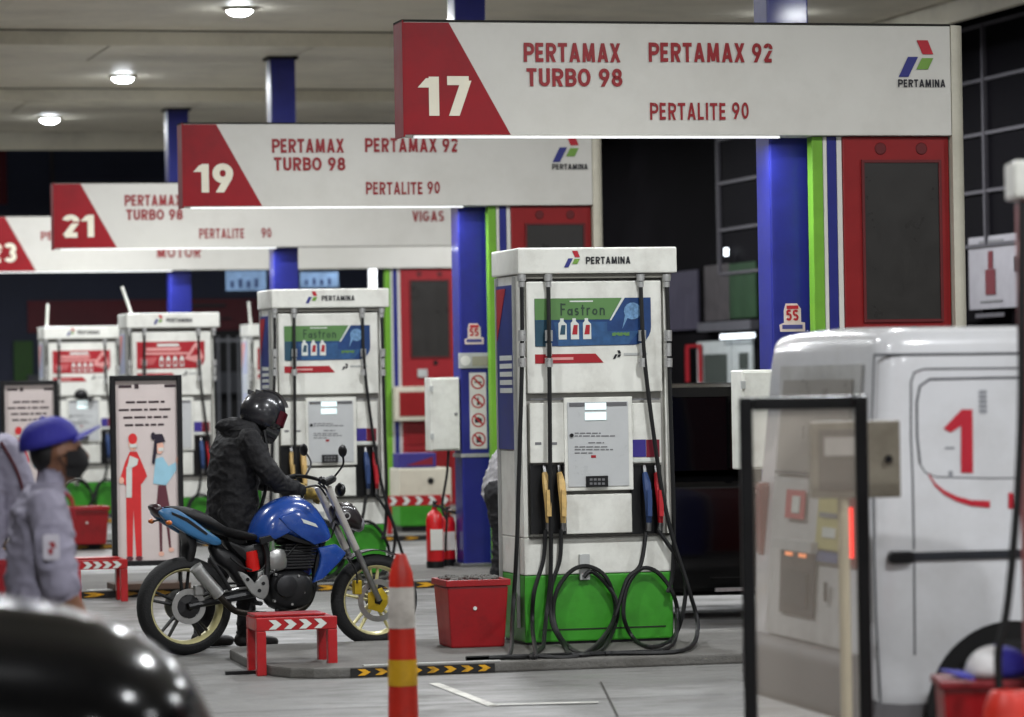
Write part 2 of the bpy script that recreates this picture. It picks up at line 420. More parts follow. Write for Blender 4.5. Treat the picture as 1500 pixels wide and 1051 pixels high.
# ---------------------------------------------------------------- pump islands
def chevron(b, x, z0, z1, wd, y):
    h = (z1 - z0)/2; zm = (z0 + z1)/2
    b.add([(x, y, z0), (x + wd*0.55, y, z0), (x + wd, y, zm), (x + wd*0.55, y, z1), (x, y, z1), (x + wd*0.42, y, zm)], [(0, 1, 2, 5), (5, 2, 3, 4)])
for k, Y in enumerate(ROWY):
    tip = [3.72, 3.3, 3.0, 3.0][k]; y0 = Y - 1.72; y1 = Y + (0.32 if k == 0 else 0.9)
    pl = [(15.5, y0), (15.5, y1)]
    for i in range(9):
        t = R(90 + 180*i/8); pl.append((tip + 0.35 + 0.35*math.cos(t), (y0 + y1)/2 + (y1 - y0)/2*(math.copysign(abs(math.sin(t))**0.4, math.sin(t)))))
    b = MB(); b.zprism(pl, 0, ZI)
    isl = tag(b.build('pump_island', CONC, bevel=0.012), kind='structure')
    b = MB(); b.box(tip + 0.42, tip + 1.26 if k == 0 else 15.4, y0 - 0.006, y0 + 0.002, 0.003, ZI - 0.006)
    b.build('kerb_band', KERBK, isl)
    nx = 8 if k == 0 else 40
    for i in range(nx):
        b = MB(); chevron(b, tip + 0.46 + i*0.1 if k == 0 else tip + 0.46 + i*0.27, 0.012, ZI - 0.012, 0.075 if k == 0 else 0.17, y0 - 0.009); b.build('chevron', YELLOW, isl)
    b = MB(); b.box(tip + 0.5, tip + 1.3 if k == 0 else 15.3, y0 + 0.01, y0 + 0.06, ZI + 0.001, ZI + 0.008)
    b.build('kerb_edge_strip', mat('edge_strip', (200, 200, 196), 0.35, 0.6, var=0.2), isl)

# ---------------------------------------------------------------- canopy
ZS, ZB = 5.31, 5.46
fr0 = Fr((6, 35, ZS))
can = thing('station_canopy', 'wide beige station canopy ceiling with dropped soffit beams over the pump rows', 'canopy', fr0)
CX0, CX1 = -10.0, 13.4
beams = [4.6, 13.2] + ROWY
ends = [-4.0]
NB = len(beams)
def canbox(name, x0, x1, y0, y1, z0, z1, m_, bevel=0.0):
    b = MB(); b.box(x0 - 6, x1 - 6, y0 - 35, y1 - 35, z0 - ZS, z1 - ZS); return b.build(name, m_, can, bevel=bevel)
bay = []
for k, Y in enumerate(beams):
    prev = -6.0 if k == 0 else beams[k - 1] + 1.02
    bay.append((prev, Y - 1.02))
bay.append((beams[-1] + 1.02, 53.2))
for (a, c) in bay:
    n = 10
    for i in range(n):
        x0 = CX0 + (CX1 - CX0)*i/n; x1 = CX0 + (CX1 - CX0)*(i + 1)/n
        canbox('ceiling_panel', x0 + 0.002, x1 - 0.002, a + 0.012, c - 0.012, ZB, ZB + 0.03, CEIL)
for Y in beams:
    xs = CX0
    while xs < CX1 - 0.1:
        x1 = min(xs + 2.2, CX1)
        canbox('soffit_panel', xs + 0.012, x1 - 0.012, Y - 1.0, Y + 1.0, ZS, ZS + 0.03, CEIL)
        xs = x1
    canbox('soffit_edge', CX0, CX1, Y - 1.018, Y - 1.004, ZS - 0.012, ZB - 0.012, CEIL)
    canbox('soffit_edge', CX0, CX1, Y + 1.004, Y + 1.018, ZS + 0.002, ZB - 0.012, CEIL)
    canbox('soffit_core', CX0 + 0.02, CX1 - 0.02, Y - 0.99, Y + 0.99, ZS + 0.04, ZB - 0.002, DARKIN)
canbox('roof_deck', CX0 - 0.1, CX1 + 0.1, -6.2, 53.4, ZB + 0.05, ZB + 0.5, DARKIN)
canbox('fascia', CX0 - 0.2, CX1 + 0.2, 53.42, 53.5, ZB - 0.25, ZB + 0.7, CEIL)
canbox('fascia', CX1 + 0.12, CX1 + 0.2, -6.2, 53.4, ZS - 0.05, ZB + 0.7, CEIL)

# ---------------------------------------------------------------- downlights
def downlight(p, label):
    fr = Fr(p); t = thing('downlight', label, 'ceiling light', fr, 'canopy downlights')
    b = MB(); b.lathe([(0.0, 0.0), (0.17, 0.0), (0.175, -0.012), (0.155, -0.03), (0.135, -0.034), (0.135, -0.02)], n=24); b.build('housing', CREAM, t, smooth=True)
    b = MB(); b.lathe([(0.13, -0.025), (0.12, -0.045), (0.09, -0.068), (0.05, -0.08), (0.0, -0.084)], n=20); b.build('lens', LAMPM, t, smooth=True)
    ld = bpy.data.lights.new('downlight', 'AREA'); ld.shape = 'DISK'; ld.size = 0.34; ld.energy = LAMP_W; ld.color = (0.96, 0.98, 1.0); ld.spread = R(175)
    lo = bpy.data.objects.new('lamp', ld); col.objects.link(lo); lo.parent = t; lo.location = (0, 0, -0.1)
    return t
L1, L2, L3 = on_z(351, 22, ZB - 0.07), on_z(180, 120, ZB - 0.07), on_z(73, 180, ZB - 0.07)
lx = (L1.x + L2.x + L3.x)/3
ys = [0.2, 8.9, 17.4, 26.2, L1.y, L2.y, L3.y]
print('lamps', L1, L2, L3)
for i, y in enumerate(ys):
    for dx in (-5.2, 0.0, 5.72):
        x = (L1.x if i == 4 else L2.x if i == 5 else L3.x if i == 6 else lx) + dx
        if x > CX1 - 0.5: continue
        downlight((x, y, ZB), 'glowing round downlight on the beige canopy ceiling')

# ---------------------------------------------------------------- columns
COFF = 0.252
CXL = on_y(1130, 400, ROWY[0] + COFF).x; CW = 0.279
NUM = ['17', '19', '21', '23']
NOSM = mat('sign_plate_white', (214, 212, 206), 0.45)
def column(k):
    Y = ROWY[k] + COFF
    fr = Fr((CXL, Y, ZI))
    t = thing('canopy_column', 'square blue canopy column on the island under overhead sign number ' + NUM[k], 'column', fr, 'blue canopy columns')
    b = MB(); b.box(0, CW, 0, CW, 0, ZS - ZI + 0.02); b.build('shaft', BLUE, t, bevel=0.012)
    b = MB(); b.box(-0.035, CW + 0.035, -0.035, CW + 0.035, 0, 0.03); b.build('base_plate', STEEL, t, bevel=0.004)
    b = MB(); b.box(-0.03, CW + 0.03, -0.03, CW + 0.03, ZS - ZI - 0.03, ZS - ZI + 0.01); b.build('collar', DARKIN, t)
    def P(u, v): return fr.px(u, v, -0.004)
    STK = mat('sticker_cream', (214, 196, 186), 0.5)
    if k in (0, 1):
        cx, cz = (1160, 465) if k == 0 else (694, 489); s = 1.0 if k == 0 else 0.72
        if k == 1: cx, cz = P(cx, cz)
        else: cx, cz = P(cx, cz)
        q = 0.0042*1.05
        b = MB(); b.prism([(cx - 18*q, cz - 21*q), (cx + 20*q, cz - 21*q), (cx + 20*q, cz - 8*q), (cx + 14*q, cz - 7*q), (cx + 14*q, cz + 12*q), (cx + 8*q, cz + 20*q), (cx - 9*q, cz + 20*q), (cx - 12*q, cz + 10*q), (cx - 12*q, cz - 8*q), (cx - 19*q, cz - 11*q)], -0.004, -0.001)
        st = b.build('sticker', STK, t)
        text('sticker_print', '5S', st, cx - 9*q, cz - 5*q, 19*q, 16*q, -0.007, LOGR, 0.22)
        b = MB(); b.box(cx - 15*q, cx + 16*q, -0.007, -0.005, cz - 17*q, cz - 11*q); b.build('sticker_print', mat('sticker_navy', (70, 70, 130), 0.5), st)
        b = MB(); b.box(cx - 8*q, cx + 10*q, -0.007, -0.005, cz + 12*q, cz + 17*q); b.build('sticker_print', LOGR, st)
    if k == 1:
        x0, z0 = P(673, 540); x1, z1 = P(718, 517)
        b = MB(); b.box(-0.02, CW + 0.02, -0.02, -0.002, z0, z1); pl = b.build('name_plate', GREYP, t, bevel=0.003)
        b = MB(); b.box(0.1, CW - 0.01, -0.026, -0.021, z0 + 0.02, z1 - 0.03); b.build('plate_panel', mat('plate_tan', (150, 146, 128), 0.5), pl)
        b = MB(); b.prism(circ(0.04, (z0 + z1)/2, 0.045), -0.025, -0.021); b.build('plate_emblem', NOSM, pl)
        x0, z0 = P(683, 658); x1, z1 = P(707.5, 546)
        x0, x1 = 0.075, 0.225
        b = MB(); b.box(x0, x1, -0.008, -0.002, z0, z1); bd = b.build('prohibition_board', NOSM, t)
        SR = mat('prohibit_red', (176, 34, 40), 0.5)
        for i in range(4):
            zc = z1 - (z1 - z0)*(i + 0.5)/4; xc = (x0 + x1)/2; r = 0.062
            b = MB(); b.lathe([(r, -0.012), (r*0.8, -0.012)], c=(xc, 0, zc), axis='y', n=28); b.build('prohibition_ring', SR, bd)
            b = MB(); s_ = r*0.66; w_ = 0.008
            b.add([(xc - s_ - w_*0.7, -0.0125, zc + s_ - w_*0.7), (xc - s_ + w_*0.7, -0.0125, zc + s_ + w_*0.7), (xc + s_ + w_*0.7, -0.0125, zc - s_ + w_*0.7), (xc + s_ - w_*0.7, -0.0125, zc - s_ - w_*0.7)], [(0, 1, 2, 3)])
            b.build('prohibition_bar', SR, bd)
            b = MB()
            if i == 0: b.box(xc - 0.03, xc + 0.035, -0.0105, -0.009, zc - 0.006, zc + 0.006)
            elif i == 1: b.prism([(xc - 0.012, zc - 0.035), (xc + 0.012, zc - 0.035), (xc + 0.004, zc + 0.035), (xc - 0.004, zc + 0.035)], -0.0105, -0.009)
            elif i == 2: b.prism([(xc - 0.032, zc - 0.022), (xc + 0.032, zc - 0.022), (xc + 0.032, zc + 0.016), (xc + 0.014, zc + 0.016), (xc + 0.009, zc + 0.026), (xc - 0.009, zc + 0.026), (xc - 0.014, zc + 0.016), (xc - 0.032, zc + 0.016)], -0.0105, -0.009)
            else: b.prism([(xc - 0.02, zc - 0.03), (xc + 0.02, zc - 0.03), (xc + 0.024, zc + 0.005), (xc + 0.006, zc + 0.038), (xc - 0.006, zc + 0.012), (xc - 0.022, zc + 0.008)], -0.0105, -0.009)
            b.build('pictogram', TEXTK, bd)
        z0 = P(690, 668)[1]
        b = MB(); b.box(-0.012, CW + 0.012, -0.012, CW + 0.012, z0 - 0.012, z0 + 0.02); b.build('steel_band', CHROME, t)
    return t
for k in range(4): column(k)

# white box and extinguishers by column 19 -------------------------------------------------
fr = Fr((CXL - 0.27, ROWY[1] + COFF - 0.02, ZI))
x0, z0 = fr.px(632, 661); x1, z1 = fr.px(672, 553)
t = thing('meter_box', 'white steel meter box fixed to the side of the blue column under sign 19', 'electrical box', fr)
b = MB(); b.box(0.0, 0.258, 0.03, 0.26, z0, z1); b.build('cabinet', WHITE, t, bevel=0.01)
b = MB(); b.box(0.012, 0.246, 0.015, 0.028, z0 + 0.015, z1 - 0.015); dd = b.build('door', WHITE, t, bevel=0.004)
for zz in (z0 + 0.1, z1 - 0.12):
    b = MB(); b.box(-0.008, 0.02, 0.008, 0.03, zz, zz + 0.05); b.build('hinge', GREYP, dd, bevel=0.003)
b = MB(); b.lathe([(0.0, -0.004), (0.014, -0.004), (0.014, 0.012)], c=(0.22, 0.01, (z0 + z1)/2), axis='y', n=12); b.build('lock', STEEL, dd, smooth=True)
b = MB(); b.tube(spline([(0.17, 0.1, z0 + 0.01), (0.15, 0.09, z0 - 0.2), (0.1, 0.08, z0 - 0.48), (0.13, 0.05, z0 - 0.6)]), 0.012, 6); b.build('conduit', BLACK, t, smooth=True)
mb2 = copy_tree(t); mb2.location = (CXL - 0.235, ROWY[0] + COFF - 0.1, ZI); mb2['label'] = 'white steel meter box on the column between the black car and the van'

t['group'] = mb2['group'] = 'meter boxes on the columns'
FIRE = mat('extinguisher_red', (196, 20, 26), 0.3, coat=0.5, var=0.08)
def extinguisher(p, label, h=0.52, r=0.075):
    fr = Fr(p); t = thing('fire_extinguisher', label, 'fire extinguisher', fr, 'fire extinguishers by the column')
    b = MB(); b.lathe([(0.0, 0.0), (r*0.9, 0.0), (r, 0.02), (r, h*0.74), (r*0.8, h*0.84), (r*0.3, h*0.9), (r*0.3, h*0.94), (0, h*0.94)], n=20); b.build('cylinder', FIRE, t, smooth=True)
    b = MB(); b.lathe([(r*1.02, 0.0), (r*1.04, 0.03), (r*1.02, 0.06)], n=20); b.build('base_ring', BLACKP, t, smooth=True)
    b = MB(); b.box(-r*0.7, r*0.7, -r*1.0 - 0.004, -r*0.7, h*0.28, h*0.6); b.build('label_plate', NOSM, t)
    b = MB(); b.box(-0.012, 0.012, -0.1, 0.02, h*0.94, h*0.98); b.box(-0.01, 0.01, -0.09, 0.03, h*1.01, h*1.04); b.box(-0.014, 0.014, -0.014, 0.014, h*0.9, h*1.02); b.build('valve_handle', BLACKP, t, bevel=0.003)
    b = MB(); b.tube(spline([(0.02, 0, h*0.96), (r + 0.03, -0.01, h*0.86), (r + 0.02, -0.02, h*0.5), (r + 0.01, -0.03, h*0.25)]), 0.011, 6); b.build('hose', BLACK, t, smooth=True)
e0 = on_z(641, 832, ZI); e1 = on_z(656, 830, ZI)
extinguisher((e0.x - 0.02, e0.y, ZI), 'taller red fire extinguisher standing below the white meter box', 0.56, 0.075)
extinguisher((e1.x + 0.03, e1.y + 0.12, ZI), 'shorter red fire extinguisher standing against the blue column of sign 19', 0.5, 0.07)

# ---------------------------------------------------------------- overhead signs (gantries)
SX0 = on_y(592.5, 117, ROWY[0]).x; SX1 = on_y(1393, 117, ROWY[0]).x
ZT = 1.65 + 2.243; ZBt = 1.65 + 1.541
PW = on_y(1419, 300, ROWY[0]).x - SX1
SD = 0.24
RD = mat('dull_red', (104, 14, 22), 0.3, coat=0.3)
def gantry(k):
    Y = ROWY[k]; fr = Fr((SX0, Y, ZI)); z0, z1 = ZBt - ZI, ZT - ZI
    A = Fr((SX0, ROWY[0], ZI))                       # the layout is read off the first sign and shared by all
    ext = [0, 0, 1.75, 2.6][k]
    X1 = SX1 - SX0 + ext
    t = thing('overhead_sign', ('largest white overhead sign, numbered 17, logo and stripes above the white van', 'white overhead sign numbered 19 above the pump by the black car',
        'white overhead sign numbered 21 with the word VIGAS', 'farthest white overhead sign, numbered 23, with the word MOTOR')[k], 'sign', fr, 'overhead pump bay signs')
    b = MB(); b.box(0, X1, 0, SD, z0, z1); bm_ = b.build('sign_box', SIGNW, t, bevel=0.008)
    xa, _ = A.px(657, 38); xb, _ = A.px(748, 201)
    b = MB(); b.prism([(-0.004, z0 + 0.004), (xb, z0 + 0.004), (xa, z1 - 0.004), (-0.004, z1 - 0.004)], -0.004, -0.001); b.build('red_wedge', SIGNR, bm_)
    b = MB(); b.box(-0.012, -0.002, -0.004, SD + 0.004, z0 - 0.01, z1 + 0.01); b.build('end_cap', SIGNR, bm_, bevel=0.003)
    b = MB(); b.box(-0.012, X1, 0.0, SD, z1 + 0.001, z1 + 0.014); b.build('top_flashing', DARKIN, bm_)
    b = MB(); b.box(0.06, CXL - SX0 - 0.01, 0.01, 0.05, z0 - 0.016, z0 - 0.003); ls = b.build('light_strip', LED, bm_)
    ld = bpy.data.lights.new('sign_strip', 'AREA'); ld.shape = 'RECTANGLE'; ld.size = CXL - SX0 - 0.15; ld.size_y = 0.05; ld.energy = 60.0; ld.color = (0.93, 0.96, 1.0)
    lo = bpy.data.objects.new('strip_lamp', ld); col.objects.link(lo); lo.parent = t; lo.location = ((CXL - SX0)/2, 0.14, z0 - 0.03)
    def T(s, u0, v0, u1, v1, m_, bold=0.2):
        x0, za = A.px(u0, v1); x1, zb = A.px(u1, v0); sh = 0.0
        text('lettering', s, bm_, x0, za, x1 - x0, zb - za, -0.008, m_, bold)
    if k == 3: T('23', 612, 113, 690, 170, TEXTW, 0.23)
    else: T(NUM[k], 612, 113, 690, 170, TEXTW, 0.23)
    if k < 3:
        T('PERTAMAX', 767, 64, 908, 91, TEXTR, 0.2); T('TURBO 98', 771, 101, 911, 127, TEXTR, 0.2)
        T('PERTALITE', 952, 151, 1062, 176, TEXTR, 0.17); T('90', 1072 if k < 2 else 1105, 150, 1096 if k < 2 else 1129, 175, TEXTR, 0.17)
    if k < 2:
        T('PERTAMAX 92', 950, 64, 1131, 91, TEXTR, 0.2)
        x0, za = A.px(1316, 113); x1, zb = A.px(1375, 58)
        logo(bm_, x0, za, (zb - za), -0.008)
        T('PERTAMINA', 1315, 117, 1384, 128, TEXTK, 0.2)
    if k == 2:
        x0, za = fr.px(604, 325); x1, zb = fr.px(650, 309)
        text('lettering', 'VIGAS', bm_, x0, za, x1 - x0, zb - za, -0.008, TEXTR, 0.17)
    if k == 3:
        x0, za = fr.px(230, 378); x1, zb = fr.px(294, 361)
        text('lettering', 'MOTOR', bm_, x0, za, x1 - x0, zb - za, -0.008, TEXTR, 0.17)
        x0, za = fr.px(60, 352); x1, zb = fr.px(142, 339)
        text('lettering', 'PERTALITE', bm_, x0, za, x1 - x0, zb - za, -0.008, TEXTR, 0.17)
    # end post, rounded in front
    b = MB(); pl = [(X1 + 0.003, 0.0)]
    for i in range(7):
        a = R(-90 + 90*i/6); pl.append((X1 + PW - 0.09 + 0.09*math.cos(a), 0.09 + 0.09*math.sin(a)))
    pl += [(X1 + PW, SD), (X1 + 0.003, SD)]
    b.zprism(pl, 0, z1 + 0.006); b.build('end_post', CREAM if k else mat('post_cream', (196, 192, 176), 0.45, var=0.05, dirt=(130, 124, 108), dirt_amt=0.4), t, smooth=True)
    # striped wing and red totem between column and end post
    if k != 2:
        off = ext
        def U(u): return A.px(u, 300)[0] + off
        yb0, yb1 = 0.06, 0.16
        for u0, u1, m_, nm in ((1195.5, 1211, GREEN2, 'green_stripe'), (1211.5, 1217, SIGNW, 'white_stripe'), (1217.5, 1231, BLUE2, 'blue_stripe'), (1231.5, 1239, SIGNW, 'white_stripe')):
            b = MB(); b.box(U(u0), U(u1), yb0, yb1, 0, z0 - 0.003); b.build(nm, m_, t, bevel=0.004)
        u0, u1 = U(1239.5), X1 - 0.004
        b = MB(); b.box(u0, u1, 0.05, 0.2, 0, z0 - 0.003); tot = b.build('totem_panel', PRED if k < 3 else mat('panel_red_dull', (140, 22, 30), 0.45), t, bevel=0.008)
        zt, zb = A.px(1300, 238)[1], A.px(1300, 468)[1]
        xs0, xs1 = U(1270), U(1379)
        b = MB(); f_ = 0.018
        for (a0, a1, c0_, c1) in ((xs0 - f_, xs1 + f_, zb - f_, zb), (xs0 - f_, xs1 + f_, zt, zt + f_), (xs0 - f_, xs0, zb, zt), (xs1, xs1 + f_, zb, zt)): b.box(a0, a1, 0.035, 0.049, c0_, c1)
        b.build('screen_frame', mat('frame_dark_red', (90, 12, 16), 0.5), tot)
        b = MB(); b.box(xs0, xs1, 0.043, 0.0495, zb, zt); b.build('screen', SCREEN, tot)
        for uu in (1295, 1355):
            b = MB(); b.lathe([(0.0, 0.044), (0.035, 0.044), (0.04, 0.049)], c=(U(uu), 0, zt + 0.09), axis='y', n=16); b.build('speaker_grille', mat('frame_dark_red', (90, 12, 16)), tot)
        b = MB(); b.lathe([(0.0, 0.04), (0.03, 0.04), (0.034, 0.049)], c=((u0 + u1)/2 + 0.1, 0, zb - 0.08), axis='y', n=16); b.build('sensor', BLACKP, tot)
        for i, (za, zc) in enumerate(((0.12, 0.75), (0.8, 1.2))):
            b = MB(); b.box(u0 + 0.06, u1 - 0.06, 0.04, 0.0495, za, zc); b.build('access_door', mat('panel_red_door', (126, 12, 18), 0.45), tot, bevel=0.003)
        if k == 3:
            def Q(u, v): return fr.px(u, v, 0.0)
            x0, za = Q(577, 617); x1, zb_ = Q(635, 566)
            b = MB(); b.box(x0, x1, -0.08, 0.048, za, zb_); bx_ = b.build('cash_box', CREAM, tot, bevel=0.01)
            b = MB(); b.box(x0 + 0.06, x1 - 0.03, -0.09, -0.081, za + 0.06, zb_ - 0.07); b.build('cash_box_front', PRED, bx_)
            x0, za = Q(613, 553); x1, zb_ = Q(627, 541)
            b = MB(); b.box(x0, x1, 0.03, 0.048, za, zb_); b.build('reader', GREYP, tot, bevel=0.003)
    return t
for k in range(4): gantry(k)

# ================================================================ THINGS
# ---------------------------------------------------------------- fuel pumps
ADB = mat('ad_blue', (30, 62, 112), 0.4, var=0.25, scale=14); ADB2 = mat('ad_sky', (46, 84, 128), 0.4, var=0.3, scale=20); ADG = mat('ad_green', (88, 128, 74), 0.4, var=0.1)
ADR = mat('ad_red', (158, 28, 38), 0.4, var=0.12); ADP = mat('ad_pink', (214, 150, 146), 0.4, var=0.15); ADT = mat('ad_teal', (40, 74, 92), 0.4, var=0.2); ADW = mat('ad_white', (206, 210, 204), 0.4, var=0.08)
LCD = mat('lcd_lit', (220, 235, 235), 0.3, emit=(225, 240, 240), estr=0.55)
PURP = mat('label_purple', (56, 44, 128), 0.4); MAR = mat('label_maroon', (120, 26, 44), 0.4)
SIDEP = mat('side_poster', (44, 56, 120), 0.35, var=0.35, scale=5); SIDER = mat('side_poster_red', (176, 182, 204), 0.35, var=0.2, scale=5)
FY = -0.295
AF = Fr((on_y(872, 660, 21.25).x, 21.25 - FY, ZI))       # the frame of the first pump, read from the photograph
def pa(u, v, y=FY): return AF.px(u, v, y)
def pbox(b, u0, v0, u1, v1, y0, y1, mi=0):
    x0, z0 = pa(u0, v1, y0); x1, z1 = pa(u1, v0, y0); b.box(x0, x1, y0, y1, z0, z1, mi); return b
HZ1 = pa(870, 363)[1]; HZ0 = pa(870, 401)[1]
HX0, HX1 = pa(756, 380)[0], pa(989, 380)[0]
BX0, BX1 = pa(766, 700)[0], pa(983, 700)[0]
def holster_nozzle(t, x, z, m_):
    b = MB(); y = FY - 0.02
    b.tube([(x, y + 0.03, z + 0.16), (x, y - 0.01, z + 0.1), (x + 0.004, y - 0.03, z - 0.02), (x + 0.008, y - 0.01, z - 0.14)], [0.017, 0.026, 0.024, 0.016], 8)
    b.box(x - 0.012, x + 0.016, y - 0.06, y - 0.02, z - 0.1, z + 0.06)
    n_ = b.build('nozzle', m_, t, smooth=True)
    b = MB(); b.tube([(x + 0.008, y - 0.01, z - 0.14), (x + 0.006, y - 0.005, z - 0.19)], 0.018, 8); b.build('nozzle_swivel', STEEL, n_, smooth=True); b = MB(); b.tube([(x, y + 0.03, z + 0.155), (x, y + 0.05, z + 0.21)], 0.012, 8); b.build('nozzle_spout', STEEL, n_, smooth=True)
def make_pump(kind, label, fr, coils=True):
    t = thing('fuel_pump', label, 'fuel pump', fr, 'white and green fuel pumps')
    zg = pa(870, 841)[1]; zl = pa(870, 786)[1]
    yb = -FY
    # lower green cabinet, white cabinet, side frames
    b = MB(); b.box(BX0, BX1, FY, yb, 0.015, zg); low = b.build('lower_cabinet', GREEN, t, bevel=0.01)
    b = MB(); b.box(BX0 + 0.02, BX1 - 0.02, FY + 0.01, yb - 0.01, 0.0, 0.015); b.build('plinth', BLACKP, t)
    b = MB(); b.box(BX0 + 0.1, BX1 - 0.05, FY - 0.004, FY + 0.002, 0.085, 0.092); b.build('panel_seam', DARKIN, low)
    b = MB(); b.box(BX0, BX1, FY, yb, zg + 0.003, zl); b.build('middle_cabinet', WHITE, t, bevel=0.008)
    b = MB(); pbox(b, 777, 784, 983, 787, FY - 0.03, FY + 0.002); b.build('shelf_lip', DARKIN, t)
    # column of the body: recessed core with white posts
    zc = HZ0 - 0.05
    b = MB(); b.box(BX0 + 0.01, BX1 - 0.01, FY + 0.05, yb - 0.05, zl + 0.003, HZ0 - 0.002); b.build('core', mat('pump_core', (150, 148, 142), 0.5, var=0.1), t)
    b = MB(); b.box(BX0, BX0 + 0.03, FY + 0.002, yb, zl + 0.003, HZ0 - 0.002); b.build('corner_post', WHITE, t, bevel=0.006)
    b = MB(); b.box(BX1 - 0.03, BX1, FY + 0.002, yb, zl + 0.003, HZ0 - 0.002); b.build('corner_post', WHITE, t, bevel=0.006)
    # side poster on the left
    b = MB(); b.box(BX0 - 0.012, BX0 - 0.001, FY + 0.12, yb - 0.04, pa(740, 660)[1], HZ0 - 0.06); sp = b.build('side_poster', SIDEP if kind == 'g' else SIDER, t)
    for yy in (FY + 0.11, yb - 0.05):
        b = MB(); b.box(BX0 - 0.02, BX0 - 0.001, yy, yy + 0.014, 0.1, HZ0 - 0.01); b.build('side_rail', GREYP, t)
    b = MB(); b.prism([(FY + 0.3, HZ0 - 0.08), (yb - 0.06, HZ0 - 0.4), (yb - 0.06, HZ0 - 0.08)], 0, 0.001)
    b.v = [(BX0 - 0.013 - y*2, x, z) for x, y, z in b.v]; b.build('poster_band', ADR if kind == 'g' else ADP, sp)
    for i in range(5):
        b = MB(); b.box(BX0 - 0.0155, BX0 - 0.013, FY + 0.17, yb - 0.12, HZ0 - 0.52 - i*0.05, HZ0 - 0.49 - i*0.05); b.build('poster_print', ADW, sp)
    # header
    b = MB(); b.box(HX0, HX1, FY - 0.04, yb + 0.04, HZ0, HZ1); hd = b.build('header', WHITE, t, bevel=0.012)
    b = MB(); b.box(HX0 + 0.03, HX1 - 0.03, FY - 0.01, yb, HZ0 - 0.028, HZ0 - 0.002); b.build('header_shade_strip', mat('header_shade_grey', (120, 118, 110), 0.5), hd)  # shadow under the header, put in as a grey strip
    x0, z0 = pa(826, 392, FY - 0.04); x1, z1 = pa(852, 367, FY - 0.04)
    logo(hd, x0, z0, z1 - z0, FY - 0.045)
    x0, z0 = pa(858, 387, FY - 0.04); x1, z1 = pa(923, 376, FY - 0.04)
    text('lettering', 'PERTAMINA', hd, x0, z0, x1 - x0, z1 - z0, FY - 0.044, TEXTK, 0.2)
    # upper front panel
    b = MB(); pbox(b, 773, 411, 968, 577, FY, FY + 0.045); up = b.build('upper_panel', WHITE, t, bevel=0.008)
    # advertisement
    x0, z0 = pa(784, 508, FY - 0.004); x1, z1 = pa(953, 436, FY - 0.004); W, H = x1 - x0, z1 - z0
    r = 0.11
    arc = [(x1 - r + r*math.cos(R(-t_)), z0 + r + r*0.98*math.sin(R(-t_))) for t_ in range(0, 91, 15)]
    b = MB(); b.prism([(x0, z0), (x0, z1), (x1, z1)] + arc, FY - 0.004, FY - 0.001); ad = b.build('advert_panel', ADB if kind == 'g' else ADR, up)
    def poly(pts, m_, k=1, name='advert_print'):
        q = MB(); q.prism([(x0 + a_*W, z0 + c_*H) for a_, c_ in pts], FY - 0.0045 - 0.0015*k, FY - 0.004 - 0.0015*k); return q.build(name, m_, ad)
    if kind == 'g':
        poly([(0, 0.55), (0, 1), (0.75, 1), (0.64, 0.55)], ADG, 1)
        poly([(0.64, 0.53), (0.655, 0.53), (0.775, 1), (0.75, 1)], ADW, 2)
        poly([(0.2, 0.0), (0.16, 0.5), (0.62, 0.5), (0.62, 0.3), (0.9, 0.3), (0.8, 0.02)], ADB2, 1)
        poly([(0.0, 0.0), (0.0, 0.53), (0.14, 0.53), (0.14, 0.0)], ADT, 1)
        poly([(0.75, 0.35)] + [(0.84 + 0.075*math.cos(t_), 0.72 + 0.18*math.sin(t_)) for t_ in [i*0.45 - 2.2 for i in range(14)]], mat('ad_ring', (110, 150, 190), 0.4, var=0.5, scale=40), 2)
        text('lettering', 'PAST', ad, 0, 0, 0.001, 0.001, FY + 0.02, TEXTK) if False else None
        GL['F'] = [('l', .1, 0, .1, 1), ('h', .1, .5, .9), ('h', .1, .44, .5)]; GW['F'] = .5
        for ch, st, wv in (('a', [('a', .26, .28, .17, .2, 0, 360), ('l', .46, 0, .46, .55)], .56), ('s', [('a', .2, .42, .13, .12, 30, 270), ('a', .2, .18, .13, .12, -150, 90)], .42), ('t', [('l', .2, 0, .2, .85), ('h', .04, .38, .58)], .4), ('r', [('l', .1, 0, .1, .6), ('a', .26, .38, .16, .18, 60, 180)], .4), ('o', [('a', .26, .28, .18, .2, 0, 360)], .54), ('n', [('l', .1, 0, .1, .6), ('a', .27, .36, .17, .18, 0, 180), ('l', .44, 0, .44, .36)], .54)):
            GL[ch] = st; GW[ch] = wv
        text('lettering', 'Fastron', ad, x0 + 0.22*W, z0 + 0.64*H, 0.38*W, 0.26*H, FY - 0.008, mat('ad_ink', (44, 66, 50), 0.5), 0.13)
        poly([(0.3, 0.92), (0.5, 0.92), (0.5, 0.95), (0.3, 0.95)], ADW, 2)
        for i, cxx in enumerate((0.235, 0.34, 0.445)):
            poly([(cxx - 0.035, 0.14), (cxx + 0.035, 0.14), (cxx + 0.035, 0.46), (cxx + 0.01, 0.52), (cxx + 0.01, 0.58), (cxx - 0.02, 0.58), (cxx - 0.02, 0.52), (cxx - 0.035, 0.48)], ADW, 3, 'bottle_print')
            poly([(cxx - 0.025, 0.24), (cxx + 0.02, 0.24), (cxx + 0.025, 0.44), (cxx - 0.01, 0.44)], ADT if i == 0 else ADR, 4, 'bottle_print')
        for i in range(5):
            poly([(0.66 + 0.03*i, 0.2 + 0.03*(i % 2)), (0.69 + 0.03*i, 0.2), (0.69 + 0.03*i, 0.28), (0.66 + 0.03*i, 0.26)], ADG, 3)
    else:
        poly([(0.1, 0.6), (0.78, 0.6), (0.74, 0.52), (0.1, 0.52)], ADP, 1)
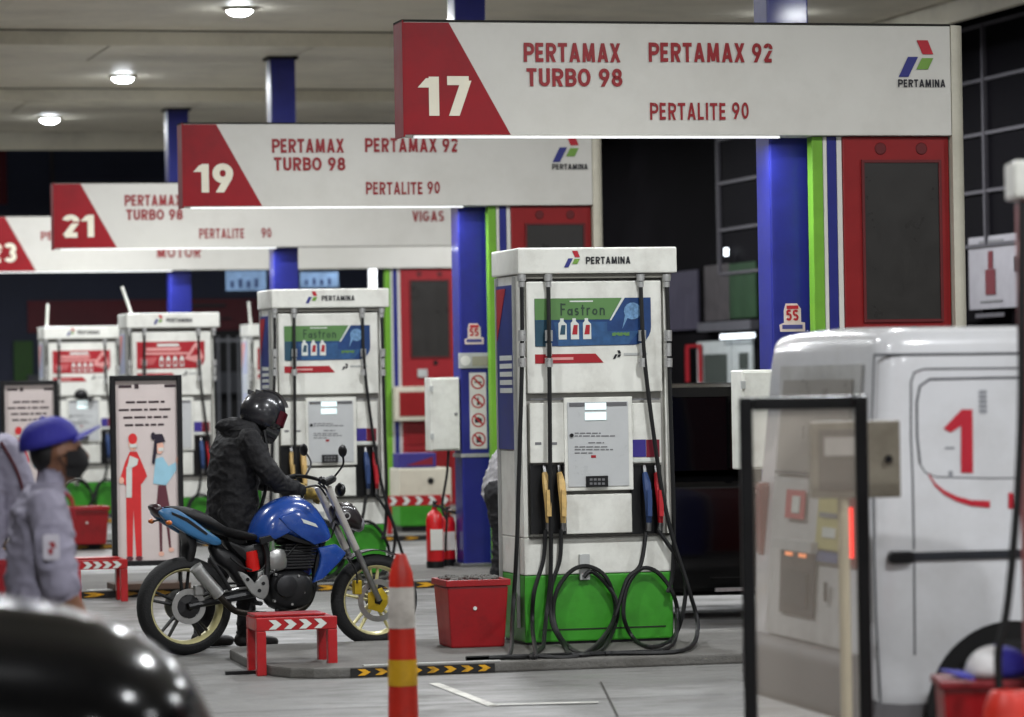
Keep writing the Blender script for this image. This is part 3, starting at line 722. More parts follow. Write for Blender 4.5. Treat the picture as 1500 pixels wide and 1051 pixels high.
        poly([(0.3, 0.82), (0.62, 0.82), (0.62, 0.92), (0.3, 0.92)], ADW, 1)
        poly([(0.14, 0.66), (0.62, 0.66), (0.66, 0.78), (0.14, 0.78)], ADP, 1)
        poly([(0.7, 0.35), (0.86, 0.95), (0.9, 0.95), (0.98, 0.4), (0.9, 0.2)], ADP, 1)
        poly([(0.78, 0.45), (0.87, 0.8), (0.92, 0.5)], ADR, 2)
        poly([(0.04, 0.12), (0.24, 0.16), (0.3, 0.42), (0.04, 0.4)], mat('ad_rose', (190, 90, 92), 0.4), 1)
        for cxx in (0.36, 0.46, 0.56, 0.66):
            poly([(cxx - 0.03, 0.08), (cxx + 0.03, 0.08), (cxx + 0.03, 0.36), (cxx + 0.012, 0.46), (cxx - 0.012, 0.46), (cxx - 0.03, 0.36)], ADW, 3, 'bottle_print')
            poly([(cxx - 0.02, 0.14), (cxx + 0.02, 0.14), (cxx + 0.02, 0.3), (cxx - 0.02, 0.3)], ADR, 4, 'bottle_print')
    xs, zs = pa(784, 533, FY - 0.004); xe, ze = pa(884, 518, FY - 0.004)
    b = MB(); b.prism([(xs, zs), (xe, zs), (xe - 0.05, ze), (xs, ze)], FY - 0.004, FY - 0.001); rs = b.build('red_band', ADR, up)
    b = MB(); b.box(xs + 0.06, xs + 0.24, FY - 0.007, FY - 0.005, (zs + ze)/2 - 0.008, (zs + ze)/2 + 0.008); b.build('band_print', ADP, rs)
    xs, zs = pa(898, 526, FY - 0.004); xe, ze = pa(911, 513, FY - 0.004)
    logo(up, xs, zs, ze - zs, FY - 0.005, mono=True)
    b = MB(); pbox(b, 914, 517, 948, 521, FY - 0.004, FY - 0.001); b.build('small_print', GREYP, up)
    # display door
    b = MB(); pbox(b, 828, 581, 926, 720, FY - 0.012, FY + 0.045); dr = b.build('display_door', WHITE, t, bevel=0.006)
    b = MB(); pbox(b, 833, 588, 920, 714, FY - 0.018, FY - 0.0125); dp = b.build('display_face', mat('display_grey', (186, 188, 188), 0.3, var=0.05), dr, bevel=0.003)
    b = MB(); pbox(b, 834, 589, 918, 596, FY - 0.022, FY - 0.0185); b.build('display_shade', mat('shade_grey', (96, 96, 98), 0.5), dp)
    for va, vb in ((590, 601), (604, 616)):
        b = MB(); pbox(b, 857, va, 888, vb, FY - 0.025, FY - 0.0225); b.build('lcd', LCD, dp)
    b = MB(); pbox(b, 859, 697, 891, 714, FY - 0.03, FY - 0.0185); kp = b.build('keypad', BLACKP, dp, bevel=0.003)
    for i in range(8):
        b = MB(); pbox(b, 864 + (i % 4)*6, 701 + (i//4)*6, 868 + (i % 4)*6, 704.5 + (i//4)*6, FY - 0.033, FY - 0.031); b.build('key', TEXTG, kp)
    rnd = random.Random(3)
    for v_, ua, ub in ((634, 842, 880), (638, 842, 902), (648, 862, 885), (654, 842, 890), (658, 842, 898), (663, 842, 868)):
        u_ = ua
        while u_ < ub:
            w2 = rnd.uniform(4, 11); b = MB(); pbox(b, u_, v_, min(u_ + w2, ub), v_ + 1.8, FY - 0.0205, FY - 0.019); b.build('print_line', TEXTG, dp); u_ += w2 + 1.8
    b = MB(); pbox(b, 866, 667, 873, 671, FY - 0.0205, FY - 0.019); b.build('print_mark', ADR, dp)
    b = MB(); x_, z_ = pa(836, 638); b.lathe([(0.0, FY - 0.028), (0.012, FY - 0.028), (0.012, FY - 0.012)], c=(x_, 0, z_), axis='y', n=12); b.build('lock', BLACKP, dr, smooth=True)
    # side panels with holsters
    for (u0, u1, h0, h1, nz) in ((777, 827, 780, 826, ((799, NOZC), (821, NOZC))), (927, 968, 928, 966, ((946, NOZB), (963, NOZR)))):
        b = MB(); pbox(b, u0, 590, u1, 679, FY, FY + 0.045); b.build('front_panel', WHITE, t, bevel=0.006)
        b = MB(); pbox(b, u0, 583.5, u1 - 2, 586.5, FY - 0.008, FY + 0.002); b.build('trim_line', TEXTG, t)
        b = MB(); pbox(b, h0, 681, h1, 783, FY + 0.035, FY + 0.049); ho = b.build('holster', BLACKP, t)
        for ue in (h0 - 1.5, h1 + 0.5):
            b = MB(); pbox(b, ue, 681, ue + 2, 783, FY - 0.006, FY + 0.034); b.build('holster_wall', BLACKP, ho)
        for un, m_ in nz:
            xn, zn = pa(un, 732); holster_nozzle(t, xn, zn, m_)
    b = MB(); pbox(b, 829, 723, 926, 783, FY, FY + 0.045); b.build('centre_panel', WHITE, t, bevel=0.006)
    for u_ in (784, 807):
        b = MB(); pbox(b, u_, 648, u_ + 9, 652, FY - 0.003, FY - 0.0005); b.build('grade_mark', TEXTG, t)
    b = MB(); pbox(b, 925, 644, 946, 670, FY - 0.004, FY - 0.001); b.build('grade_label', PURP, t)
    b = MB(); pbox(b, 947, 644, 966, 670, FY - 0.004, FY - 0.001); b.build('grade_label', MAR, t)
    b = MB(); pbox(b, 925, 672, 966, 677, FY - 0.004, FY - 0.001); b.build('grade_label', ADW, t)
    # hoses with couplings
    def hose(pts, name='hose', r=0.0135):
        P3 = []
        for u_, v_, dy in pts:
            x_, z_ = pa(u_, v_, FY - dy)
            if z_ < 0.02 or v_ > 955:
                q_ = AF.loc(on_z(u_, v_, ZI + 0.016)); P3.append((q_.x, max(q_.y, FY - 1.05), 0.016)) if q_.y < FY - 0.02 else P3.append((x_, FY - dy, max(z_, 0.018)))
            else: P3.append((x_, FY - dy, z_))
        q = MB(); q.tube(spline(P3, 6), r, 7); return q.build(name, BLACK, t, smooth=True)
    tops = [(764, 0.012), (803, 0.02), (938, 0.02), (976, 0.012)]
    H1 = hose([(764, 402, .015), (765, 480, .025), (764, 560, .04), (760, 700, .05), (757, 800, .06), (751, 900, .09), (746, 960, .12), (760, 976, .2), (800, 984, .26), (850, 985, .3)])
    H2 = hose([(803, 402, .02), (804, 480, .05), (805, 560, .06), (806, 700, .07), (807, 790, .06), (806, 850, .05), (800, 905, .08), (796, 948, .14)])
    H3 = hose([(938, 402, .02), (941, 480, .05), (946, 545, .06), (958, 640, .07), (970, 720, .07), (986, 790, .08), (1008, 860, .1), (1022, 920, .16), (1020, 958, .22), (990, 980, .28), (930, 982, .3), (890, 975, .28), (872, 962, .25)])
    H4 = hose([(976, 402, .015), (979, 480, .03), (981, 560, .04), (984, 660, .045), (987, 760, .05), (985, 840, .05), (978, 868, .06)])
    # hoses hanging from the nozzles in loops
    hose([(799, 776, .03), (796, 820, .04), (782, 870, .06), (780, 920, .1), (800, 965, .16), (850, 980, .22), (880, 965, .2), (900, 905, .09), (890, 850, .06), (862, 830, .05), (835, 838, .05), (814, 870, .06), (812, 912, .08), (830, 945, .12), (858, 958, .16), (884, 940, .14), (902, 900, .08), (918, 850, .06), (938, 828, .05), (946, 780, .03)])
    hose([(822, 776, .03), (820, 820, .04), (808, 860, .05), (808, 910, .08), (826, 945, .12), (850, 962, .16), (878, 955, .14), (898, 925, .1), (905, 890, .07), (893, 862, .05), (868, 838, .04), (855, 846, .035)])
    hose([(963, 776, .03), (990, 815, .06), (1004, 850, .07), (1000, 900, .08), (985, 936, .1), (955, 948, .12), (930, 938, .1), (914, 905, .08), (918, 862, .06), (938, 834, .05), (962, 838, .05), (985, 868, .06), (992, 905, .09), (978, 950, .14), (950, 972, .18), (925, 965, .18), (900, 975, .2)])
    hose([(796, 948, .14), (790, 966, .3), (765, 972, .4), (752, 985, .5), (800, 992, .6), (860, 990, .6), (905, 972, .4), (880, 960, .3)])
    hose([(900, 975, .2), (930, 984, .4), (985, 984, .4), (1016, 972, .3), (1000, 962, .3), (960, 966, .3), (915, 980, .4), (870, 984, .4)])
    for (u_, dy), us in zip(tops, ((765, 764), (804, 804), (941, 944), (979, 980))):
        for va, vb, rr in ((402, 412, .027), (413, 421, .02), (484, 500, .025), (503, 522, .02), (525, 538, .026)):
            f_ = (va - 402)/140; uu = u_ + (us[0] - u_)*min(1, f_*1.5); dd_ = dy + 0.03*f_
            xa, za = pa(uu, va, FY - dd_); xb, zb = pa(uu, vb, FY - dd_)
            b = MB(); b.tube([(xa, FY - dd_, za), (xb, FY - dd_, zb)], rr, 10); b.build('hose_coupling', CHROME, t, smooth=True)
    b = MB(); pbox(b, 850, 812, 864, 850, FY - 0.03, FY + 0.0); b.build('hose_hook', WHITE if kind != 'g' else GREYP, t, bevel=0.004)
    return t
pA = make_pump('g', 'white and green fuel pump with green and blue advert, beside a black car', AF)
def pump_at(src, u, row, label):
    YY = ROWY[row] - 0.53
    x = on_y(u, 560, YY).x
    c = copy_tree(src); c.location = (x, YY - FY, ZI); c['label'] = label
    return c
pB = pump_at(pA, 478.5 + 2, 1, 'white fuel pump with green and blue advert standing behind the motorcycle')
pC = make_pump('r', 'white fuel pump with red advert behind the tall poster stand, tilted rod on top', Fr((on_y(251, 560, ROWY[2] - 0.53).x, ROWY[2] - 0.53 - FY, ZI)))
pD = pump_at(pC, 120, 3, 'white fuel pump with red advert and small black cap on its front')
pE = pump_at(pC, 419, 3, 'white fuel pump mostly hidden behind the pump at the motorcycle')
for pmp, dx, tilt in ((pC, 0.12, -0.1), (pD, 0.09, 0.02), (pE, 0.1, -0.02)):
    b = MB(); b.tube([(HX0 + dx, 0.1, HZ1 - 0.01), (HX0 + dx + tilt, 0.12, HZ1 + 0.3)], 0.016, 8); b.build('antenna_rod', WHITE, pmp, smooth=True)
b = MB(); x_, z_ = HX0 + 0.46, pa(850, 572)[1]; b.ell((x_, FY - 0.03, z_), (0.085, 0.05, 0.07), 12, 8); b.ell((x_ + 0.1, FY - 0.06, z_ - 0.05), (0.07, 0.04, 0.02), 10, 6); 
o = b.build('rain_cap', BLACKP, None, smooth=True); o.location = pD.location; tag(o, 'small dark cap hung on the front of the far fuel pump', 'cap')

# ---------------------------------------------------------------- shop building on the right, dark glass front
XF = 14.6
DGL = mat('dark_window', (13, 12, 16), 0.7, var=0.3, scale=0.6, spec=0.04); MULL = mat('mullion', (74, 72, 78), 0.6); DWALL = mat('dark_cladding', (14, 13, 15), 0.9, var=0.4, scale=1.0, spec=0.03)
fr = Fr((XF, 44.0, 0)); S = thing('shop_building', 'dark glass fronted shop building beyond the canopy on the right', 'building', fr)
def fx(u, v, x=XF):
    p = on_x(u, v, x); return p.y - 44.0, p.z
def sbox(name, m_, y0, y1, z0, z1, out, th=0.03, par=None, bevel=0.0):
    b = MB(); b.box(-out - th, -out, y0, y1, z0, z1); return b.build(name, m_, par or S, bevel=bevel)
def spx(name, m_, u0, v0, u1, v1, out, th=0.03, par=None):
    ya, za = fx(u0, v1, XF - out); yb, zb = fx(u1, v0, XF - out)
    zc = fx((u0 + u1)/2, v1, XF - out)[1]; zd = fx((u0 + u1)/2, v0, XF - out)[1]
    return sbox(name, m_, min(ya, yb), max(ya, yb), zc, zd, out, th, par)
b = MB(); b.box(0.02, 6, -14, 16, 0, 8.2); b.build('wall', DWALL, S)
vy = [36.4 - 44 + 2.37*i for i in range(-3, 5)]; hz = [3.05, 3.63, 4.25, 4.83, 5.42]
for i in range(len(vy) - 1):
    for j in range(len(hz) - 1):
        sbox('window', DGL, vy[i] + 0.03, vy[i + 1] - 0.03, hz[j] + 0.02, hz[j + 1] - 0.02, 0.0, 0.015)
for y_ in vy: sbox('mullion', MULL, y_ - 0.025, y_ + 0.025, hz[0], hz[-1], 0.0, 0.06)
for z_ in hz: sbox('transom', MULL, vy[0], vy[-1], z_ - 0.018, z_ + 0.018, 0.0, 0.05)
sbox('lower_cladding', mat('shop_charcoal', (20, 20, 23), 0.9, spec=0.03), -12, 14, 0.0, 0.4, 0.0, 0.05)
pb = spx('notice_board', mat('board_grey', (150, 148, 154), 0.5), 1424, 345, 1497, 452, 0.0)
spx('bottle_print', mat('bottle_maroon', (96, 22, 34), 0.5), 1444, 395, 1458, 432, 0.035, 0.004, pb); spx('bottle_print', mat('bottle_maroon', (96, 22, 34)), 1447.5, 368, 1454, 394, 0.035, 0.004, pb)
spx('board_print', TEXTG, 1434, 352, 1470, 356, 0.035, 0.004, pb); spx('board_print', TEXTG, 1436, 440, 1468, 443, 0.035, 0.004, pb)
spx('board_print', TEXTK, 1486, 375, 1496, 398, 0.035, 0.004, pb)
spx('shelf', DWALL, 1424, 455, 1480, 472, 0.0, 0.3); spx('shelf_edge', MULL, 1430, 459, 1472, 465, 0.32, 0.01)
pn = spx('menu_panel', mat('menu_grey', (62, 58, 60), 0.5, var=0.4, scale=8), 1036, 388, 1071, 470, 0.0)
spx('shop_panel', mat('panel_dark_green', (26, 56, 30), 0.5, var=0.3, scale=3), 1072, 385, 1110, 466, 0.0)
spx('ledge', mat('ledge_grey', (78, 78, 84), 0.5), 1034, 471, 1112, 484, 0.0, 0.12)
spx('lit_tube', mat('shop_tube', (255, 255, 255), 0.4, emit=(235, 245, 255), estr=2.2), 1060, 489, 1106, 496, 0.05, 0.05)
for (u0, u1, v0, v1) in ((1025, 1073, 500, 566), (1076, 1104, 498, 545)):
    f_ = spx('shop_door', mat('door_frame_white', (176, 182, 182), 0.4), u0, v0, u1, v1, 0.0)
    spx('door_pane', mat('door_pane', (70, 76, 72), 0.2), u0 + 7, v0 + 19, u1 - 8, v1 - 4, 0.032, 0.006, f_)
spx('grey_panel', mat('lilac_grey', (58, 55, 70), 0.5), 975, 398, 1024, 484, 0.0)
rf = mat('red_tube', (150, 24, 34), 0.4)
for (u0, v0, u1, v1) in ((1005, 505, 1028, 509), (1005, 509, 1009.5, 560), (1024, 509, 1028, 560)): spx('red_rail', rf, u0, v0, u1, v1, 0.05, 0.008)
spx('plinth_band', mat('ledge_grey', (78, 78, 84)), 960, 566, 1120, 577, 0.06, 0.06)
spx('wall_lamp', mat('small_lamp', (255, 255, 255), emit=(235, 245, 255), estr=4.0), 1063, 364, 1067, 375, 0.1, 0.02)

# ---------------------------------------------------------------- dark building beyond the forecourt
fr = Fr((4, 62, 0)); B2 = thing('far_building', 'dark navy building with a dull red band behind the far pumps', 'building', fr)
def bpx(name, m_, u0, v0, u1, v1, out, th=0.05, par=None):
    um, vm = (u0 + u1)/2, (v0 + v1)/2
    x0 = on_y(u0, vm, 62 - out).x - 4; x1 = on_y(u1, vm, 62 - out).x - 4; z0 = on_y(um, v1, 62 - out).z; z1 = on_y(um, v0, 62 - out).z
    b = MB(); b.box(x0, x1, -out - th, -out, z0, z1); return b.build(name, m_, par or B2)
b = MB(); b.box(-22, 12, 0, 5, 0, 9); b.build('wall', mat('navy_wall', (58, 64, 88), 0.6, var=0.25, scale=0.5), B2)
bpx('red_fascia', mat('far_red', (112, 30, 44), 0.5, var=0.25, scale=0.8), 40, 438, 640, 484, 0.0)
bpx('red_pillar', mat('far_red', (84, 24, 34)), -60, 190, 9, 300, 0.0)
bpx('dark_opening', mat('opening', (14, 14, 18), 0.5), 60, 485, 640, 640, 0.0)
bpx('green_panel', mat('far_green', (58, 104, 40), 0.5), 20, 500, 48, 562, 0.06)
bpx('drain_pipe', MULL, 73, 190, 78, 318, 0.0, 0.08)
bpx('ledge', MULL, 260, 446, 330, 450, 0.08, 0.06); bpx('ledge', MULL, 320, 466, 338, 468, 0.08, 0.06)
bpx('low_wall', mat('low_wall', (96, 98, 104), 0.7), 40, 545, 640, 576, 0.4, 0.1)
fr = Fr((on_y(292, 620, 58).x, 58, 0)); t = thing('bar_fence', 'grey upright bar fence between the far pumps', 'fence', fr)
for i in range(9):
    b = MB(); b.tube([(i*0.165, 0, 0.0), (i*0.165, 0, 2.5)], 0.022, 6); b.build('bar', mat('fence_grey', (120, 122, 128), 0.5), t, smooth=True)
for z_ in (0.25, 2.4):
    b = MB(); b.box(-0.05, 1.37, -0.02, 0.02, z_, z_ + 0.05); b.build('rail', mat('fence_grey', (120, 122, 128)), t)
# hanging banners and a lit tube under the far edge of the canopy
BAN = mat('banner_blue', (120, 150, 186), 0.5, var=0.35, scale=6)
for (u0, v0, u1, v1, lb) in ((331, 397, 390, 426, 'pale blue printed banner hung beside the column of sign 21'), (440, 399, 496, 421, 'pale blue printed banner above the pump at the motorcycle')):
    fr = Fr((on_y(u0, v1, 52).x, 52, on_y((u0 + u1)/2, v1, 52).z)); wd = on_y(u1, v1, 52).x - fr.O.x; ht = on_y((u0 + u1)/2, v0, 52).z - fr.O.z
    t = thing('banner', lb, 'banner', fr, 'blue banners under the canopy')
    b = MB(); b.box(0, wd, 0, 0.01, 0, ht); cl = b.build('cloth', BAN, t)
    for i in range(4):
        b = MB(); b.box(wd*(0.12 + 0.2*i), wd*(0.2 + 0.2*i), -0.006, -0.002, ht*0.15, ht*(0.5 + 0.1*(i % 2))); b.build('banner_print', mat('banner_ink', (36, 54, 96), 0.5), cl)
    for xx in (0.02, wd - 0.02):
        b = MB(); b.tube([(xx, 0.005, ht), (xx, 0.005, ZB - fr.O.z)], 0.008, 6); b.build('hanger', STEEL, t)
fr = Fr((on_y(546, 421, 51).x, 51, ZI)); t = thing('tube_lamp', 'glowing white upright tube lamp behind the red panel', 'lamp', fr)
z0, z1 = on_y(546, 424, 51).z - ZI, on_y(546, 394, 51).z - ZI
b = MB(); b.tube([(0, 0, z0), (0, 0, z1)], 0.06, 10); b.build('tube', mat('tube_lit', (255, 255, 255), emit=(245, 250, 255), estr=1.8), t, smooth=True)
b = MB(); b.tube([(0.0, 0.1, 0), (0.0, 0.1, z1 + 0.3)], 0.035, 8); b.build('pole', BLUE2, t, smooth=True)

# ---------------------------------------------------------------- poster stands
POSTW = mat('poster_paper', (206, 194, 190), 0.45, var=0.04)
def poster(px4, Y, label, figures=True):
    u0, v0, u1, v1 = px4
    fr = Fr((on_y((u0 + u1)/2, v1, Y).x, Y, ZI if Y > 25 else 0)); zb = fr.O.z
    P = lambda u, v, y=0.0: fr.px(u, v, y)
    x0, x1 = P(u0, (v0 + v1)/2)[0], P(u1, (v0 + v1)/2)[0]; um = (u0 + u1)/2
    z0 = P(um, v1)[1]; z1 = P(um, v0)[1]
    z0 = max(z0, 0.06)
    t = thing('poster_stand', label, 'poster stand', fr, 'tall framed poster stands'); f_ = 0.042
    for nm, (a, c, d_, e) in (('frame', (x0, x0 + f_, z0, z1)), ('frame', (x1 - f_, x1, z0, z1)), ('frame', (x0 + f_ + .001, x1 - f_ - .001, z1 - f_, z1)), ('frame', (x0 + f_ + .001, x1 - f_ - .001, z0, z0 + f_))):
        b = MB(); b.box(a, c, -0.02, 0.04, d_, e); b.build(nm, BLACKP, t, bevel=0.006)
    b = MB(); b.box(x0 + 0.01, x1 - 0.01, 0.005, 0.025, z0 + 0.01, z1 - 0.01); sh = b.build('poster_sheet', POSTW, t)
    b = MB(); b.box(x0 - 0.02, x1 + 0.02, -0.2, 0.22, 0.0, 0.05); b.build('base', mat('base_brown', (70, 52, 40), 0.7), t, bevel=0.006)
    for xx in (x0 + 0.02, x1 - 0.05):
        b = MB(); b.box(xx, xx + 0.03, -0.01, 0.03, 0.05, z0 + 0.002); b.build('foot_post', BLACKP, t)
    W, H = x1 - x0, z1 - z0
    def bx(a, c, d_, e, m_, k=1):
        b = MB(); b.box(x0 + a*W, x0 + c*W, 0.005 - 0.002*k, 0.0065 - 0.002*k, z0 + d_*H, z0 + e*H); b.build('poster_print', m_, sh)
    def pl(pts, m_, k=1):
        b = MB(); b.prism([(x0 + a*W, z0 + c*H) for a, c in pts], 0.005 - 0.002*k, 0.0065 - 0.002*k); b.build('poster_print', m_, sh)
    ink = mat('poster_ink', (58, 44, 48), 0.5); rd = mat('poster_red', (206, 44, 46), 0.5); sk = mat('poster_skin', (226, 176, 156), 0.5); bl = mat('poster_sky', (150, 196, 214), 0.5); br = mat('poster_plum', (92, 44, 54), 0.5); hr = mat('poster_hair', (36, 28, 44), 0.5)
    rnd = random.Random(5)
    for i, (zz, a, c) in enumerate(((0.86, 0.22, 0.76), (0.82, 0.12, 0.88), (0.78, 0.18, 0.8), (0.74, 0.2, 0.8))):
        a_ = a
        while a_ < c - 0.03:
            w2 = rnd.uniform(0.05, 0.17); bx(a_, min(a_ + w2, c), zz - 0.006, zz + 0.005, ink); a_ += w2 + 0.025
    bx(0.12, 0.3, 0.935, 0.95, ink); bx(0.34, 0.4, 0.93, 0.955, ink); bx(0.76, 0.92, 0.935, 0.95, ink)
    if figures:
        ov = lambda cx, cz, rx, rz, m_, k: pl([(cx + rx*math.cos(q*math.pi/9), cz + rz*math.sin(q*math.pi/9)) for q in range(18)], m_, k)
        # person in red overalls with a white towel
        pl([(0.2, 0.05), (0.28, 0.05), (0.3, 0.3), (0.33, 0.05), (0.41, 0.05), (0.41, 0.44), (0.2, 0.44)], rd, 1)
        pl([(0.12, 0.46), (0.2, 0.55), (0.26, 0.6), (0.36, 0.6), (0.43, 0.54), (0.5, 0.47), (0.42, 0.43), (0.2, 0.42)], rd, 2)
        pl([(0.2, 0.36), (0.28, 0.36), (0.29, 0.54), (0.21, 0.52)], ADW, 3); pl([(0.21, 0.5), (0.36, 0.53), (0.38, 0.56), (0.26, 0.58)], ADW, 4)
        ov(0.305, 0.64, 0.06, 0.035, sk, 2); ov(0.305, 0.668, 0.062, 0.028, rd, 3); bx(0.26, 0.36, 0.622, 0.64, ADW, 4)
        ov(0.24, 0.04, 0.05, 0.012, br, 2); ov(0.37, 0.04, 0.05, 0.012, br, 2); ov(0.14, 0.45, 0.035, 0.018, sk, 3)
        # woman in a pale blue blouse and plum skirt
        pl([(0.58, 0.43), (0.62, 0.56), (0.72, 0.57), (0.8, 0.52), (0.9, 0.54), (0.91, 0.5), (0.8, 0.44), (0.76, 0.42)], bl, 2)
        pl([(0.62, 0.3), (0.81, 0.3), (0.76, 0.42), (0.65, 0.42)], br, 2)
        pl([(0.66, 0.07), (0.695, 0.07), (0.7, 0.3), (0.65, 0.3)], br, 1); pl([(0.79, 0.09), (0.82, 0.09), (0.78, 0.3), (0.73, 0.3)], br, 1)
        ov(0.68, 0.62, 0.055, 0.035, sk, 3); pl([(0.6, 0.64), (0.57, 0.54), (0.6, 0.53), (0.64, 0.6), (0.64, 0.64), (0.76, 0.65), (0.72, 0.69), (0.62, 0.69)], hr, 4); ov(0.59, 0.68, 0.03, 0.02, hr, 4)
        bx(0.66, 0.73, 0.6, 0.618, ADW, 4); ov(0.93, 0.55, 0.025, 0.018, sk, 3); ov(0.68, 0.06, 0.04, 0.012, sk, 2); ov(0.82, 0.08, 0.04, 0.012, sk, 2)
    return t
poster((163, 550, 268, 829), 28.75, 'tall black framed poster of a red uniformed worker and a woman, beside the motorcycle')
poster((2, 558, 86, 778), 37.5, 'tall black framed poster behind the person in the blue cap')

# ---------------------------------------------------------------- small street furniture
def stool(u, v, label, w=0.47, d=0.34, h=0.33, a=0.0, g='low red metal barrier stools'):
    p = on_z(u, v); fr = Fr(p, a); t = thing('barrier_stool', label, 'stool', fr, g); lg = 0.055
    for x in (0, w - lg):
        for y in (0, d - lg):
            b = MB(); b.box(x, x + lg, y, y + lg, 0, h - 0.075); b.build('leg', STOOLR, t, bevel=0.005)
    for y in (0, d - lg):
        b = MB(); b.box(0, w, y, y + lg, h - 0.074, h); rl = b.build('rail', STOOLR, t, bevel=0.005)
        if y == 0:
            for i in range(4):
                b = MB(); chevron(b, 0.07 + i*(w - 0.1)/4.2, h - 0.066, h - 0.012, 0.075, -0.004); b.build('arrow_print', ADW, rl)
    b = MB(); b.box(0, lg, lg + .001, d - lg - .001, h - 0.074, h - 0.002); b.build('side_rail', STOOLR, t, bevel=0.005)
    b = MB(); b.box(w - lg, w, lg + .001, d - lg - .001, h - 0.074, h - 0.002); b.build('side_rail', STOOLR, t, bevel=0.005)
    b = MB(); b.box(0.01, w*0.9, d*0.3, d*1.05, h + 0.001, h + 0.014); b.build('top_plate', STOOLR, t, bevel=0.004)
    return t
stool(377, 991, 'low red stool with white arrows in front of the motorcycle', w=0.47)
stool(109, 884, 'low red stool with white arrows before the poster of the red uniformed worker', w=0.42, d=0.3)
p = on_z(330, 989); q = on_z(386, 986)
b = MB(); b.box(0, (q - p).length, -0.02, 0.02, 0, 0.02); o = b.build('iron_bar', BLACKP, None, bevel=0.003); o.location = (p.x, p.y, 0.001); tag(o, 'thin black iron bar lying on the ground by the red stool', 'bar')
# red and white barrier on the island of sign 21
fr = Fr((on_z(568, 808, 0).x, ROWY[2] - 1.3, ZI)); x0 = fr.px(566, 733)[0]; x1 = fr.px(660, 733)[0]; z0 = fr.px(610, 741)[1]; z1 = fr.px(610, 726)[1]
t = thing('rail_barrier', 'red and white striped rail barrier on the far island beside the column', 'barrier', fr)
b = MB(); b.box(x0, x1, 0, 0.05, z0, z1); rl = b.build('rail', STOOLR, t, bevel=0.004)
for i in range(5):
    b = MB(); xx = x0 + 0.03 + i*(x1 - x0)/5; chevron(b, xx, z0 + 0.01, z1 - 0.01, 0.09, -0.004); b.build('stripe', ADW, rl)
for xx in (x0 + 0.01, x1 - 0.06):
    b = MB(); b.box(xx, xx + 0.05, 0.0, 0.05, 0, z0 - 0.001); b.build('leg', STOOLR, t, bevel=0.004)
# small white and green dispenser on the island of sign 21
fr = Fr((on_y(586, 780, ROWY[2] - 0.9).x, ROWY[2] - 0.9, ZI)); x1 = fr.px(662, 730)[0]; z1 = fr.px(620, 686)[1]; zm = fr.px(620, 738)[1]
t = thing('drum_dispenser', 'small white and green dispenser cabinet on the island behind the fire extinguishers', 'dispenser', fr)
b = MB(); b.box(0, x1, 0, 0.5, zm, z1); hh = b.build('upper_cabinet', CREAM, t, bevel=0.02)
b = MB(); b.lathe([(0, -0.006), (0.035, -0.006), (0.035, 0.004)], c=(x1*0.6, 0, z1 - 0.14), axis='y', n=14); b.build('lock', BLACKP, hh, smooth=True)
b = MB(); b.box(0.01, x1 - 0.03, 0.02, 0.48, 0.06, zm - 0.003); b.build('lower_cabinet', GREEN, t, bevel=0.015)
b = MB(); b.box(0.03, x1 - 0.05, 0.04, 0.46, 0, 0.06); b.build('plinth', BLACKP, t)
b = MB(); b.box(0.02, x1*0.75, 0.1, 0.4, z1 + 0.001, z1 + 0.16); bx_ = b.build('top_box', mat('top_box_blue', (56, 50, 122), 0.4), t, bevel=0.008)
b = MB(); b.prism([(0.1, z1 + 0.03), (0.4, z1 + 0.03), (0.4, z1 + 0.12)], 0.096, 0.099); b.build('top_box_print', MAR, bx_)

def planter(u, v, label, w=0.42, h=0.42, z=ZI, m_=None, plant=True):
    p = on_z(u, v, z); fr = Fr((p.x, p.y, z)); t = thing('planter_box', label, 'planter', fr, 'red tapered planter boxes'); m_ = m_ or mat('planter_red', (150, 20, 26), 0.4, var=0.12, dirt=(60, 14, 14), dirt_amt=0.5, dscale=6)
    def ring(k, z_, cx): return [(cx - k/2, -k/2 + 0.2, z_), (cx + k/2, -k/2 + 0.2, z_), (cx + k/2, k/2 + 0.2, z_), (cx - k/2, k/2 + 0.2, z_)]
    c = w/2
    b = MB(); b.loft([ring(w*0.86, 0, c), ring(w*0.98, h - 0.04, c)]); b.build('tub', m_, t, bevel=0.012)
    b = MB(); b.loft([ring(w*1.04, h - 0.039, c), ring(w*1.04, h, c), ring(w*0.93, h, c), ring(w*0.92, h - 0.03, c)], cap=True); b.build('rim', m_, t, bevel=0.004)
    b = MB(); b.lathe([(0, -0.006), (0.012, -0.006), (0.012, 0.004)], c=(c - 0.02, 0.2 - w*0.47, h*0.58), axis='y', n=10); b.build('bolt', ADW, t)
    if plant:
        rnd = random.Random(int(u)); b = MB()
        for i in range(70):
            b.ell((c + rnd.uniform(-.18, .18), 0.2 + rnd.uniform(-.18, .18), h - 0.005 + rnd.uniform(0, 0.015)), (rnd.uniform(.01, .025), rnd.uniform(.01, .025), .012), 6, 4)
        tag(b.build('gravel', CONC, t), kind='stuff')
    return t
planter(657, 951, 'red tapered planter box beside the green base of the pump with a car behind', w=0.385, h=0.41)
planter(101, 799, 'red tapered planter box below the green pump base behind the blue cap', h=0.39, plant=False)

